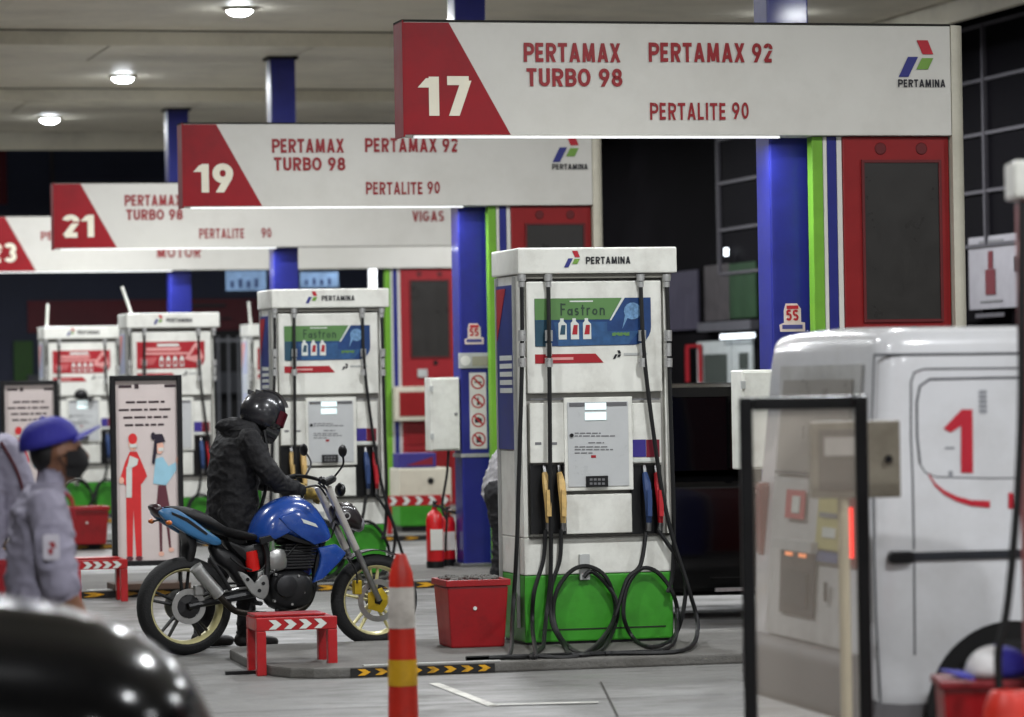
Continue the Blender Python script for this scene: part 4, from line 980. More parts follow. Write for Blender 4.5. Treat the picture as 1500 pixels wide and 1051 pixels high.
# striped delineator post
p = at_d(587, 820, 16.0); fr = Fr((p.x, p.y, 0)); t = thing('delineator_post', 'red white and yellow banded delineator post before the front wheel', 'traffic post', fr)
zz = lambda v: max(0.0, at_d(587, v, 16.0).z)
rad = lambda z_: 0.052 + 0.022*max(0, (0.9 - z_))
zs_ = [zz(860), zz(920), zz(966), zz(1004)]
top = zz(812)
b = MB(); b.lathe([(rad(zs_[0]), zs_[0]), (0.052, zs_[0] + 0.06), (0.036, top - 0.04), (0.022, top), (0.0, top)], n=20); b.build('top_cap', ORANGE, t, smooth=True)
for (za, zb_, m_) in ((zs_[1], zs_[0], REFLW), (zs_[2], zs_[1], ORANGE), (zs_[3], zs_[2], REFLY), (0.05, zs_[3], ORANGE)):
    b = MB(); e = 0.002 if m_ is not ORANGE else 0; b.lathe([(0, za), (rad(za) + e, za), (rad(zb_) + e, zb_ - .0005), (0, zb_ - .0005)], n=20); b.build('band', m_, t, smooth=True)
b = MB(); b.lathe([(0, 0), (0.19, 0), (0.19, 0.025), (0.1, 0.05), (0, 0.05)], n=24); b.build('base', BLACK, t, smooth=True)

# ---------------------------------------------------------------- people
import numpy as np
from mathutils import noise as mnoise
def person_mesh(name, prims, tags, parent, voxel=0.011, smooth_it=5):
    """one continuous body: overlapping limbs and trunk fused by a voxel remesh; cloth and skin by the nearest limb"""
    b = MB(); samp = []
    for p in prims:
        if p[0] == 'e':
            b.ell(p[1], p[2], 16, 10, rot=p[4] if len(p) > 4 else None); samp.append((Vector(p[1]), sum(p[2])/3, p[3]))
        elif p[0] == 't':
            b.tube(spline(p[1], 4), [v for v in np.interp(np.linspace(0, len(p[2]) - 1, (len(p[1]) - 1)*4 + 1), range(len(p[2])), p[2])], 12)
            sp = spline(p[1], 4); rr = np.interp(np.linspace(0, len(p[2]) - 1, len(sp)), range(len(p[2])), p[2])
            samp += [(q, r, p[3]) for q, r in zip(sp, rr)]
            b.ell(p[1][0], (p[2][0],)*3, 10, 7); b.ell(p[1][-1], (p[2][-1],)*3, 10, 7)
        else:                                               # 'r': stacked elliptical rings (centre, rx, ry)
            rings = []
            for c, rx, ry in p[1]:
                rings.append([(c[0] + rx*math.cos(2*math.pi*k/20), c[1] + ry*math.sin(2*math.pi*k/20), c[2]) for k in range(20)])
            b.loft(rings)
            for c, rx, ry in p[1]:
                for f_ in (-0.6, 0, 0.6): samp.append((Vector((c[0], c[1] + f_*ry, c[2])), min(rx, ry), p[2]))
    me = bpy.data.meshes.new('tmp'); me.from_pydata(b.v, [], b.f)
    bm = bmesh.new(); bm.from_mesh(me); bmesh.ops.recalc_face_normals(bm, faces=bm.faces); bm.to_mesh(me); bm.free()
    o = bpy.data.objects.new('tmp', me); col.objects.link(o)
    md = o.modifiers.new('r', 'REMESH'); md.mode = 'VOXEL'; md.voxel_size = voxel
    ms = o.modifiers.new('s', 'SMOOTH'); ms.factor = 0.5; ms.iterations = smooth_it
    dg = bpy.context.evaluated_depsgraph_get(); dg.update()
    fm = bpy.data.meshes.new_from_object(o.evaluated_get(dg)); fm.name = name
    bpy.data.objects.remove(o); bpy.data.meshes.remove(me)
    fm.materials.clear(); keys = list(tags)
    for k in keys: fm.materials.append(tags[k])
    nf = len(fm.polygons); cen = np.zeros(nf*3); fm.polygons.foreach_get('center', cen); cen = cen.reshape(-1, 3)
    P = np.array([list(q) for q, _, _ in samp]); Rr = np.array([r for _, r, _ in samp]); ti = np.array([keys.index(t_) for _, _, t_ in samp])
    idx = np.zeros(nf, dtype=np.int32)
    for i in range(0, nf, 4000):
        d = np.linalg.norm(cen[i:i + 4000, None, :] - P[None], axis=2) - Rr[None]
        idx[i:i + 4000] = ti[np.argmin(d, axis=1)]
    fm.polygons.foreach_set('material_index', idx); fm.polygons.foreach_set('use_smooth', [True]*nf)
    soft = {keys.index(k) for k in keys if k in ('jacket', 'shirt', 'trousers')}; vcl = {}
    for p_ in fm.polygons:
        for v_ in p_.vertices: vcl[v_] = vcl.get(v_, True) and (idx[p_.index] in soft)
    nrm = [v_.normal.copy() for v_ in fm.vertices]
    for i_, v_ in enumerate(fm.vertices):
        if vcl.get(i_):
            c_ = v_.co; w1 = 1 - abs(mnoise.noise(Vector((c_.x*7 + c_.z*4, c_.y*7, c_.z*11)))*2.2); w2 = 1 - abs(mnoise.noise(Vector((c_.x*16, c_.y*16 + 5, c_.z*22 - c_.x*8)))*2.2)
            v_.co = c_ + nrm[i_]*(0.011*max(w1, -0.3)**3*1.0 + 0.005*w2 - 0.006)
    ob = bpy.data.objects.new(name, fm); col.objects.link(ob); ob.parent = parent
    return ob
def hand(prims, w, d, up, tagn, curl=0.6, side=1, s=1.0):
    """palm, four unequal curled fingers and a thumb from wrist w along d; up is the back of the hand"""
    w = Vector(w); d = Vector(d).normalized(); up = Vector(up); up = (up - d*up.dot(d)).normalized(); sd = d.cross(up)*side
    prims.append(('t', [w, w + d*0.05*s, w + d*0.085*s], [0.03*s, 0.036*s, 0.034*s], tagn))
    for i, (off, ln) in enumerate(((-0.031, 0.062), (-0.010, 0.075), (0.012, 0.072), (0.032, 0.055))):
        p0 = w + d*0.08*s + sd*off*s; p1 = p0 + (d*math.cos(curl*0.5) - up*math.sin(curl*0.5))*ln*0.5*s; p2 = p1 + (d*math.cos(curl*1.6) - up*math.sin(curl*1.6))*ln*0.5*s
        prims.append(('t', [p0, p1, p2], [0.0105*s, 0.0095*s, 0.008*s], tagn))
    t0 = w + d*0.03*s - sd*0.03*s; t1 = t0 + (d*0.7 - sd*0.6 - up*0.3)*0.045*s; t2 = t1 + (d*0.9 - sd*0.1 - up*0.5)*0.032*s
    prims.append(('t', [t0, t1, t2], [0.014*s, 0.012*s, 0.009*s], tagn))
SKIN = mat('skin', (132, 92, 70), 0.5, var=0.1, scale=20)
JACK = mat('jacket_black', (17, 16, 19), 0.75, var=0.3, scale=9, bump=0.4, bscale=30)
TROU = mat('trousers_dark', (26, 25, 28), 0.8, var=0.2, bump=0.3, bscale=12)
SHOE = mat('shoe_dark', (30, 26, 26), 0.5)
GLOVE = mat('camo_glove', (140, 118, 52), 0.7, var=0.75, scale=28)
LILAC = mat('uniform_lilac_grey', (150, 146, 164), 0.75, var=0.1, scale=6, bump=0.45, bscale=10)
URED = mat('uniform_red', (150, 24, 34), 0.7, var=0.1, bump=0.3, bscale=12)
HAIR = mat('hair_black', (18, 15, 15), 0.5, var=0.3, scale=60, bump=0.4, bscale=160)
CAPB = mat('cap_blue', (46, 44, 146), 0.7, var=0.12, bump=0.2, bscale=60)
MASK = mat('mask_black', (24, 23, 25), 0.8)
HELM = mat('helmet_grey', (40, 40, 44), 0.25, var=0.2, coat=0.5)

# ---------------------------------------------------------------- motorcycle
O = on_z(271, 960); Fp = on_z(549, 946.5)
BH = math.atan2(Fp.y - O.y, Fp.x - O.x); WB = (Fp - O).length
BF = Fr((O.x, O.y, 0), BH)
moto = thing('motorcycle', 'blue naked motorcycle with pale gold wheels parked before the pump', 'motorcycle', BF)
def bz(x, y, yl=0.0):                     # from an enlarged view of the photograph
    return BF.px(180 + x/2.098, 550 + y/2.098, yl)
BIKEB = mat('bike_blue', (28, 68, 146), 0.25, var=0.1, coat=0.6, dirt=(20, 40, 80), dirt_amt=0.3, dscale=8); BIKET = mat('bike_light_blue', (50, 104, 148), 0.35, var=0.12, coat=0.3, dirt=(40, 60, 80), dirt_amt=0.3, dscale=10)
GOLD = mat('rim_gold', (206, 198, 148), 0.35, 0.35, var=0.15); ENG = mat('engine_black', (22, 22, 24), 0.45, var=0.3, scale=25); ALU = mat('alloy', (170, 170, 168), 0.35, 0.8, var=0.15, scale=20)
TYRE = mat('tyre', (20, 20, 21), 0.75, var=0.2, scale=30, bump=0.3, bscale=90)
def wheel(x, rr, tw, name, disc_y):
    c = (x, 0, rr)
    b = MB(); prof = []
    for i in range(11):
        a = math.pi*i/10; prof.append((rr - 0.058 + 0.058*math.sin(a)**0.75, -tw/2*math.cos(a)))
    prof = [(rr - 0.075, -tw/2*0.78)] + prof + [(rr - 0.075, tw/2*0.78)]
    b.lathe(prof, c, 'y', 40); wh = b.build(name, TYRE, moto, smooth=True)
    ri = rr - 0.062
    b = MB(); b.lathe([(ri, -tw*0.4), (ri + 0.004, -tw*0.42), (ri - 0.012, -tw*0.42), (ri - 0.024, -tw*0.3), (ri - 0.03, 0), (ri - 0.024, tw*0.3), (ri - 0.012, tw*0.42), (ri + 0.004, tw*0.42), (ri, tw*0.4)], c, 'y', 40); b.build('rim', GOLD, wh, smooth=True)
    b = MB(); b.lathe([(0, -0.06), (0.04, -0.06), (0.045, -0.03), (0.045, 0.03), (0.04, 0.06), (0, 0.06)], c, 'y', 18); b.build('hub', ENG, wh, smooth=True)
    for k in range(5):
        for s_ in (-0.13, 0.13):
            a = 2*math.pi*k/5 + 0.3; p0 = (x + 0.035*math.cos(a + s_*2), 0, rr + 0.035*math.sin(a + s_*2)); p1 = (x + (ri - 0.02)*math.cos(a + s_), 0, rr + (ri - 0.02)*math.sin(a + s_))
            q = MB(); q.tube([p0, p1], [0.013, 0.01], 6); q.build('spoke', GOLD if name == 'front_wheel' else ENG, wh, smooth=True)
    b = MB(); dr = 0.135 if name == 'front_wheel' else 0.11
    b.lathe([(dr, disc_y), (dr, disc_y + 0.006), (dr - 0.035, disc_y + 0.006), (dr - 0.035, disc_y), (dr, disc_y)], c, 'y', 32); b.build('brake_disc', ALU, wh, smooth=True)
    b = MB(); b.lathe([(0.085, disc_y + 0.002), (0.03, disc_y - 0.004)], c, 'y', 5); b.build('disc_carrier', mat('gold_bright', (190, 160, 40), 0.4, 0.5) if name == 'front_wheel' else ENG, wh)
    return wh
wheel(0.0, 0.305, 0.14, 'rear_wheel', -0.09); wheel(WB, 0.292, 0.1, 'front_wheel', -0.07)
def poly3(pts, yl=0.0): return [bz(a, c, yl) for a, c in pts]
def densify(p, n=3):
    q = [Vector((a, 0, c)) for a, c in p]; q.append(q[0]); sp = []
    m_ = len(q) - 1
    for i in range(m_):
        p0, p1, p2, p3 = q[(i - 1) % m_], q[i], q[(i + 1) % m_], q[(i + 2) % m_]
        for k in range(n):
            t_ = k/n; r_ = 0.5*((2*p1) + (p2 - p0)*t_ + (2*p0 - 5*p1 + 4*p2 - p3)*t_*t_ + (3*p1 - p0 - 3*p2 + p3)*t_**3); sp.append((r_.x, r_.z))
    return sp
TK = densify(poly3([(403, 480), (425, 428), (470, 388), (530, 372), (580, 392), (618, 440), (640, 487), (634, 508), (590, 524), (530, 508), (490, 494), (450, 508), (425, 520), (406, 505)], -0.06))
b = MB(); b.puff(TK, 0.16, 0, 3.0, 15); tank = b.build('tank', BIKEB, moto, smooth=True)
for sgn in (-1, 1):
    b = MB(); b.prism(poly3([(478, 438), (540, 412), (600, 442), (636, 492), (630, 508), (588, 522), (545, 498), (505, 470)], -0.15), sgn*0.15 - 0.018, sgn*0.15 + 0.018); b.build('tank_scoop', BIKEB, tank, bevel=0.014, smooth=True)
    b = MB(); b.prism(poly3([(420, 500), (450, 492), (490, 482), (540, 500), (586, 516), (590, 526), (530, 512), (490, 498), (452, 512), (426, 522)], -0.14), sgn*0.13 - 0.012, sgn*0.13 + 0.012); b.build('tank_trim', BLACKP, tank, bevel=0.004)
    b = MB(); b.prism(poly3([(548, 440), (592, 456), (600, 468), (556, 454)], -0.17), sgn*0.1705 - 0.0012, sgn*0.1705 + 0.0012); b.build('tank_decal', ADW, tank)
x_, z_ = bz(528, 374, 0); b = MB(); b.lathe([(0, 0.012), (0.035, 0.012), (0.04, 0)], (x_, 0, z_ - 0.002), 'z', 16); b.build('fuel_cap', CHROME, tank, smooth=True)
for sgn in (-1, 1):
    b = MB(); b.prism(poly3([(594, 530), (650, 518), (682, 545), (662, 572), (610, 625), (580, 638), (600, 585), (604, 555)], -0.12), sgn*0.135 - 0.022, sgn*0.135 + 0.022); b.build('radiator_shroud', BIKEB, moto, bevel=0.012, smooth=True)
    b = MB(); b.puff(densify(poly3([(112, 418), (150, 408), (200, 432), (262, 478), (300, 506), (298, 522), (268, 520), (215, 498), (160, 466), (124, 440)], -0.09)), 0.03, sgn*0.08, 5, 9); b.build('tail_cowl', BIKET, moto, smooth=True)
    b = MB(); b.prism(poly3([(150, 420), (200, 440), (262, 486), (258, 492), (196, 450), (152, 428)], -0.115), sgn*0.1115 - 0.0015, sgn*0.1115 + 0.0015); b.build('tail_decal', BLACKP, moto)
    b = MB(); q_ = bz(120, 446, 0); b.tube([(q_[0], sgn*0.05, q_[1]), (q_[0] - 0.01, sgn*0.15, q_[1] - 0.01)], [0.006, 0.006], 6); ts_ = b.build('signal_stem', BLACKP, moto); b = MB(); b.ell((q_[0] - 0.012, sgn*0.17, q_[1] - 0.01), (0.02, 0.03, 0.016), 10, 7); b.build('turn_signal', mat('amber', (190, 100, 30), 0.3), ts_, smooth=True)
b = MB(); b.puff(densify(poly3([(80, 402), (108, 396), (122, 425), (112, 438), (92, 425)])), 0.06, 0, 3, 7); b.build('tail_light', mat('tail_dark', (44, 24, 28), 0.3), moto, smooth=True)
b = MB(); b.puff(densify(poly3([(130, 404), (190, 404), (240, 422), (300, 462), (350, 480), (408, 492), (412, 506), (370, 508), (300, 490), (230, 458), (160, 430)])), 0.12, 0, 3.2, 9); b.build('seat', mat('seat_vinyl', (20, 20, 22), 0.6, var=0.2, bump=0.2), moto, smooth=True)
b = MB(); b.tube(spline([bz3 for bz3 in [(bz(250, 500)[0], 0.03, bz(250, 500)[1]), (bz(330, 560)[0], 0.03, bz(330, 560)[1]), (bz(400, 600)[0], 0.03, bz(400, 600)[1])]]), 0.018, 8); b.build('subframe', ENG, moto, smooth=True)
b = MB(); b.puff(densify(poly3([(265, 520), (330, 540), (372, 580), (380, 640), (350, 640), (318, 600), (280, 570)])), 0.06, 0, 3, 7); b.build('rear_hugger', ENG, moto, smooth=True)
def bt(pts, yl, r, name, m_, n=8, sp=True, par=None):
    q = [(bz(a, c, y_)[0], y_, bz(a, c, y_)[1]) for (a, c), y_ in zip(pts, yl if isinstance(yl, list) else [yl]*len(pts))]
    b = MB(); b.tube(spline(q, 5) if sp else q, r, n); return b.build(name, m_, par or moto, smooth=True)
for yy in (-0.085, 0.085):
    q0 = (0.0, yy, 0.305); xq, zq = bz(430, 660, 0); b = MB(); b.tube([q0, (xq, yy*0.9, zq)], [0.02, 0.03], 8); b.build('swingarm', ENG, moto, smooth=True)
bt([(226, 592), (240, 612), (296, 676)], -0.15, 0.04, 'muffler', ALU, 14, False); bt([(222, 588), (228, 596)], -0.15, [0.042, 0.042], 'muffler_tip', CHROME, 14, False)
bt([(292, 672), (318, 702), (350, 726), (400, 733), (470, 736), (540, 722), (575, 690), (590, 620), (585, 575)], [-.15, -.15, -.14, -.13, -.12, -.1, -.06, -.03, 0], 0.021, 'exhaust_pipe', mat('pipe_dark', (54, 50, 46), 0.35, 0.9), 10)
b = MB(); b.puff(densify(poly3([(440, 620), (470, 600), (545, 600), (575, 640), (570, 690), (530, 718), (470, 720), (440, 690)])), 0.13, 0, 4, 9); en = b.build('crankcase', ENG, moto, smooth=True)
xc, zc = bz(502, 648, -0.13); b = MB(); b.lathe([(0, -0.16), (0.05, -0.158), (0.068, -0.15), (0.072, -0.11)], (xc, 0, zc), 'y', 24); b.build('clutch_cover', mat('cover_dark', (40, 40, 42), 0.4, 0.3), en, smooth=True)
for i in range(9):
    xa, za = bz(470 + i*2, 592 - i*9, 0); xb, _ = bz(570 + i*2, 592 - i*9, 0)
    b = MB(); b.box(xa, xb, -0.09, 0.09, za - 0.006, za + 0.006); b.build('cylinder_fin', ENG, en, bevel=0.002)
b = MB(); b.puff(poly3([(485, 600), (560, 600), (575, 515), (500, 515)]), 0.07, 0, 6, 5); b.build('cylinder', ENG, en, smooth=True)
b = MB(); b.puff(densify(poly3([(352, 604), (378, 612), (400, 640), (424, 614), (444, 620), (448, 662), (430, 690), (395, 672), (372, 640)], -0.12)), 0.012, -0.125, 4, 5); pl_ = b.build('footpeg_plate', ALU, moto, smooth=True)
for (a, c) in ((384, 628), (432, 640), (420, 662)):
    xq, zq = bz(a, c, -0.14); b = MB(); b.lathe([(0, -0.141), (0.012, -0.141), (0.012, -0.137)], (xq, 0, zq), 'y', 10); b.build('bolt', BLACKP, pl_)
xq, zq = bz(412, 700, -0.16); b = MB(); b.tube([(xq, -0.13, zq), (xq, -0.23, zq)], 0.014, 8); b.build('footpeg', BLACK, moto, smooth=True)
bt([(398, 700), (388, 742), (398, 775)], 0.12, 0.012, 'side_stand', ENG, 8)
b = MB(); q0 = bz(392, 540, -0.06); q1 = bz(402, 600, -0.06)
b.tube([(q0[0], -0.06, q0[1]), (q1[0], -0.06, q1[1])], 0.042, 12); b.build('shock_spring', mat('spring_red', (206, 24, 20), 0.35), moto, smooth=True)
bt([(430, 505), (445, 560), (440, 640)], -0.09, 0.02, 'frame_tube', ENG); bt([(470, 500), (560, 520), (625, 480)], 0.0, 0.03, 'frame_spine', ENG); bt([(625, 480), (600, 560), (570, 690), (470, 722)], -0.06, 0.02, 'down_tube', ENG)
b = MB(); b.puff(densify(poly3([(300, 505), (360, 520), (420, 512), (440, 560), (420, 600), (360, 570)])), 0.08, 0, 4, 7); b.build('air_box', ENG, moto, smooth=True)
for (a, c) in ((470, 612), (540, 616), (556, 668), (520, 704), (466, 694)):
    xq, zq = bz(a, c, -0.12); b = MB(); b.lathe([(0, -0.128), (0.008, -0.128), (0.009, -0.1)], (xq, 0, zq), 'y', 8); b.build('case_bolt', ALU, en, smooth=True)
b = MB(); b.puff(densify(poly3([(445, 545), (492, 535), (500, 590), (452, 600)], -0.08)), 0.03, -0.085, 3, 7); b.build('carburettor', ALU, moto, smooth=True)
bt([(455, 560), (500, 540), (560, 545), (590, 560)], -0.085, 0.008, 'fuel_line', BLACK); bt([(430, 620), (470, 600), (500, 560), (540, 515)], -0.1, 0.006, 'wiring', BLACK); bt([(330, 560), (370, 590), (420, 600), (445, 570)], -0.09, 0.007, 'wiring', BLACK)
bt([(240, 690), (330, 660), (430, 650)], -0.075, 0.009, 'brake_rod', ALU); bt([(265, 560), (300, 610), (330, 660)], -0.1, 0.013, 'peg_bracket', ENG)
b = MB(); b.lathe([(0.02, 0.085), (0.095, 0.085), (0.1, 0.09), (0.095, 0.095), (0.02, 0.095)], (0, 0, 0.305), 'y', 28); b.build('sprocket', STEEL, moto, smooth=True)
xq, zq = bz(235, 660, -0.11); b = MB(); b.box(xq - 0.03, xq + 0.03, -0.12, -0.07, zq - 0.035, zq + 0.03); b.build('rear_caliper', ALU, moto, bevel=0.01)
b = MB(); b.puff(densify(poly3([(180, 470), (220, 500), (215, 560), (195, 600), (185, 560), (188, 510)])), 0.07, 0, 4, 7); b.build('rear_fender', BLACKP, moto, smooth=True)
# front end
ax = (WB, 0.292)
for yy in (-0.09, 0.09):
    xt, zt = bz(630, 345, -0.09); d_ = Vector((ax[0] - xt, 0, ax[1] - zt)); m1 = (xt + d_.x*0.55, zt + d_.z*0.55)
    b = MB(); b.tube([(xt, yy, zt), (m1[0], yy, m1[1])], 0.024, 12); fk = b.build('fork_leg', mat('fork_steel', (206, 202, 196), 0.32, 0.6), moto, smooth=True)
    b = MB(); b.tube([(m1[0], yy, m1[1]), (ax[0], yy, ax[1])], [0.021, 0.018], 12); b.build('fork_slider', STEEL, fk, smooth=True)
b = MB(); pr = []
for i in range(9):
    a = R(62 + 62*i/8); pr.append((WB + 0.315*math.cos(a), 0.292 + 0.315*math.sin(a)))
b.loft([[(x, y, z) for y in (-0.06, -0.03, 0.03, 0.06)] + [(x - 0.004*math.cos(0), y, z + 0.006) for y in (0.06, 0.03, -0.03, -0.06)] for x, z in pr]); b.build('front_mudguard', ENG, moto, smooth=True)
b = MB(); b.puff(densify(poly3([(640, 400), (690, 390), (715, 410), (738, 455), (730, 478), (690, 470), (655, 455), (640, 430)])), 0.085, 0, 2.4, 9); hl = b.build('headlight_cowl', mat('cowl_dark', (36, 30, 32), 0.3, coat=0.4), moto, smooth=True)
xq, zq = bz(688, 432, -0.085); b = MB(); b.lathe([(0.016, -0.09), (0.024, -0.09), (0.026, -0.07)], (xq, 0, zq), 'y', 16); b.build('cowl_ring', CHROME, hl, smooth=True)
b = MB(); xq, zq = bz(733, 462, 0); b.ell((xq - 0.02, 0, zq + 0.01), (0.035, 0.07, 0.05), 14, 9); b.build('headlight_lens', mat('lens_clear', (120, 120, 124), 0.1), hl, smooth=True)
for yy in (-0.05, 0.05):
    xq, zq = bz(628, 345, 0)
    b = MB(); b.tube(spline([(xq, 0, zq + 0.02), (xq - 0.01, yy*3, zq + 0.05), (xq - 0.08, yy*6.2, zq + 0.07), (xq - 0.16, yy*7.4, zq + 0.05)]), 0.012, 8); hb = b.build('handlebar', ENG, moto, smooth=True)
    b = MB(); b.tube([(xq - 0.09, yy*6.4, zq + 0.068), (xq - 0.17, yy*7.6, zq + 0.047)], 0.019, 10); b.build('grip', BLACK, hb, smooth=True)
    b = MB(); b.tube(spline([(xq - 0.05, yy*5, zq + 0.07), (xq + 0.0, yy*5.6, zq + 0.15), (xq - 0.02, yy*6.4, zq + 0.22)]), 0.007, 6); ms_ = b.build('mirror_stem', ENG, moto, smooth=True)
    b = MB(); b.ell((xq - 0.025, yy*6.8, zq + 0.235), (0.018, 0.06, 0.04), 12, 8); b.build('mirror', ENG, ms_, smooth=True)
xq, zq = bz(668, 352, 0); b = MB(); b.ell((xq, 0.0, zq), (0.03, 0.06, 0.045), 14, 9); b.build('speedometer', BLACKP, moto, smooth=True)
xq, zq = bz(608, 322, -0.1); b = MB(); b.ell((xq, -0.12, zq), (0.028, 0.022, 0.024), 10, 7); b.build('brake_reservoir', BLACKP, moto, smooth=True)
bt([(612, 330), (650, 400), (640, 470)], -0.1, 0.006, 'brake_cable', BLACK); bt([(560, 345), (600, 340), (625, 370)], -0.05, 0.007, 'clutch_cable', BLACK); bt([(596, 318), (640, 352), (662, 420), (640, 500)], 0.06, 0.006, 'throttle_cable', BLACK); bt([(600, 330), (640, 372), (655, 430), (620, 480)], -0.04, 0.006, 'wiring', BLACK); bt([(690, 560), (716, 600), (720, 640)], -0.11, 0.006, 'brake_hose', BLACK)
xq, zq = bz(722, 650, -0.1); b = MB(); b.box(xq - 0.02, xq + 0.03, -0.1, -0.05, zq - 0.05, zq + 0.04); b.build('brake_caliper', mat('gold_bright', (190, 160, 40)), moto, bevel=0.008)

# ---------------------------------------------------------------- rider
p = BF.O + BF.ey*0.42; RF0 = Fr((p.x, p.y, 0), BH); xr = RF0.px(348, 800)[0]
o_ = RF0.O + RF0.ex*xr; RF = Fr((o_.x, o_.y, 0), BH)
rider = thing('person', 'rider in dark jacket and helmet standing behind the blue motorcycle', 'person', RF)
pr = [('r', [((-.02, 0, .74), .15, .2), ((-.03, 0, .85), .165, .205), ((-.03, 0, .98), .16, .2), ((-.02, 0, 1.12), .165, .205), ((0.0, 0, 1.25), .16, .21), ((.02, 0, 1.33), .14, .2), ((.05, 0, 1.4), .1, .13), ((.08, 0, 1.44), .07, .08)], 'jacket'),
      ('t', [(.08, 0, 1.38), (.14, 0, 1.46)], [.065, .06], 'jacket'), ('e', (.17, 0, 1.5), (.1, .085, .12), 'skin'), ('e', (-.03, 0, 1.41), (.1, .12, .05), 'jacket'),
      ('t', [(.02, -.2, 1.32), (.1, -.26, 1.14), (.2, -.24, 1.04)], [.082, .072, .062], 'jacket'), ('t', [(.2, -.24, 1.04), (.3, -.2, 1.01), (.37, -.17, .99)], [.062, .052, .042], 'jacket'),
      ('t', [(.02, .2, 1.32), (.12, .25, 1.13), (.24, .2, 1.04)], [.08, .07, .06], 'jacket'), ('t', [(.24, .2, 1.04), (.36, .06, 1.02)], [.06, .045], 'jacket'),
      ('t', [(-.02, -.1, .84), (.02, -.11, .5), (.0, -.11, .1)], [.105, .075, .052], 'trousers'), ('t', [(-.03, .1, .84), (-.08, .13, .5), (-.2, .14, .1)], [.105, .075, .052], 'trousers'),
      ('t', [(-.03, -.11, .055), (.08, -.115, .045), (.19, -.12, .035)], [.045, .045, .034], 'shoe'), ('t', [(-.23, .14, .055), (-.12, .145, .045), (-.01, .15, .035)], [.045, .045, .034], 'shoe')]
hand(pr, (.37, -.17, .99), (1, .25, -.25), (0.2, 0, 1), 'glove', 0.7, 1, 1.15); hand(pr, (.36, .06, 1.02), (1, -.4, -.3), (0.2, 0, 1), 'glove', 0.7, -1, 1.15)
person_mesh('body', pr, {'jacket': JACK, 'skin': SKIN, 'trousers': TROU, 'shoe': SHOE, 'glove': GLOVE}, rider, 0.010)
hx, hz_ = RF.px(386, 606)
rot = Matrix.Rotation(R(22), 3, 'Y')
b = MB(); b.ell((0, 0, 0), (.155, .125, .15), 24, 16)
b.v = [tuple(rot @ Vector((x*(1.0 if x < 0 else 0.92), y, z if z > -0.09 else -0.09 + (z + 0.09)*0.25)) + Vector((hx, 0, hz_))) for x, y, z in b.v]
hm = b.build('helmet', HELM, rider, smooth=True)
b = MB(); b.tube([rot @ Vector((.02, -.0, -.09)) + Vector((hx, 0, hz_)), rot @ Vector((.12, 0, -.1)) + Vector((hx, 0, hz_))], [.1, .07], 14); b.build('chin_bar', HELM, hm, smooth=True)
b = MB()
for i in range(7):
    pass
rg = []
for i in range(9):
    a = R(-68 + 136*i/8); rg.append([tuple(rot @ Vector((.152*math.cos(a)*0.98 + .004, .128*math.sin(a), z)) + Vector((hx, 0, hz_))) for z in (-.045, .0, .045)])
b.loft(rg, cap=False, closed=False); b.build('visor', mat('visor_smoke', (74, 22, 32), 0.12, var=0.2), hm, smooth=True, auto=False)
for (yy, dx) in ((-.04, -.03), (.05, -.05)):
    b = MB(); c_ = Vector((hx + dx, yy, hz_ + .125)); b.loft([[c_ + Vector((a_, b_, 0)) for a_, b_ in ((-.035, -.008), (.045, -.006), (.045, .006), (-.035, .008))], [c_ + Vector((a_ - .03, b_, .03)) for a_, b_ in ((-.006, -.003), (.004, -.003), (.004, .003), (-.006, .003))]]); b.build('helmet_fin', HELM, hm, smooth=True)
b = MB(); rg = []
for i in range(8):
    a = R(35 + 80*i/7); rg.append([tuple(rot @ Vector((.158*math.cos(a), yy, .153*math.sin(a) + .001)) + Vector((hx, 0, hz_))) for yy in (-.05, -.03, .03, .05)])
b.loft(rg, cap=False, closed=False); b.build('helmet_stripe', mat('helmet_white', (170, 168, 166), 0.3), hm, smooth=True, auto=False)
b = MB(); b.tube(spline([(.04, -.1, 1.385), (-.03, -.09, 1.385), (-.06, 0, 1.385), (-.03, .09, 1.385), (.04, .1, 1.385)]), [.034]*33, 8); b.build('hood', JACK, rider, smooth=True)
b = MB(); b.tube(spline([(.15, -.11, 1.38), (.168, -.125, 1.2), (.15, -.12, 1.0), (.1, -.13, .85)]), .012, 6); b.build('bag_strap', BLACKP, rider, smooth=True)

# ---------------------------------------------------------------- attendants
def head_prims(cx, cz, s=1.0, tilt=0.0):
    return [('e', (cx, 0, cz), (.098*s, .078*s, .118*s), 'skin'), ('e', (cx + .045*s, 0, cz - .07*s), (.055*s, .055*s, .05*s), 'skin'), ('t', [(cx + .09*s, 0, cz + .015*s), (cx + .118*s, 0, cz - .025*s)], [.012*s, .016*s], 'skin'),
            ('e', (cx + .0*s, -.08*s, cz - .01*s), (.022*s, .012*s, .032*s), 'skin'), ('e', (cx + .0*s, .08*s, cz - .01*s), (.022*s, .012*s, .032*s), 'skin')]
d1 = 14.3
g0 = at_d(60, 700, d1); PF = Fr((g0.x, g0.y, 0), R(-2))
att = thing('person', 'attendant in blue cap, black mask and lilac grey shirt behind the black car', 'person', PF)
Q = lambda u, v, y=0.0: PF.px(u, v, y)
hx, hz_ = Q(84, 662)
nx, nz = Q(74, 712)
pr = head_prims(hx, hz_, 1.0)
pr += [('t', [(nx - .005, 0, nz - .03), (hx - .015, 0, hz_ - .07)], [.062, .058], 'skin')]
pr += [('r', [((-.02, 0, .8), .125, .17), ((-.02, 0, .9), .13, .175), ((-.005, 0, 1.0), .135, .18), ((.0, 0, 1.1), .13, .19), ((-.005, 0, 1.18), .115, .2), ((.005, 0, 1.24), .09, .17), ((.02, 0, 1.28), .07, .09)], 'shirt')]
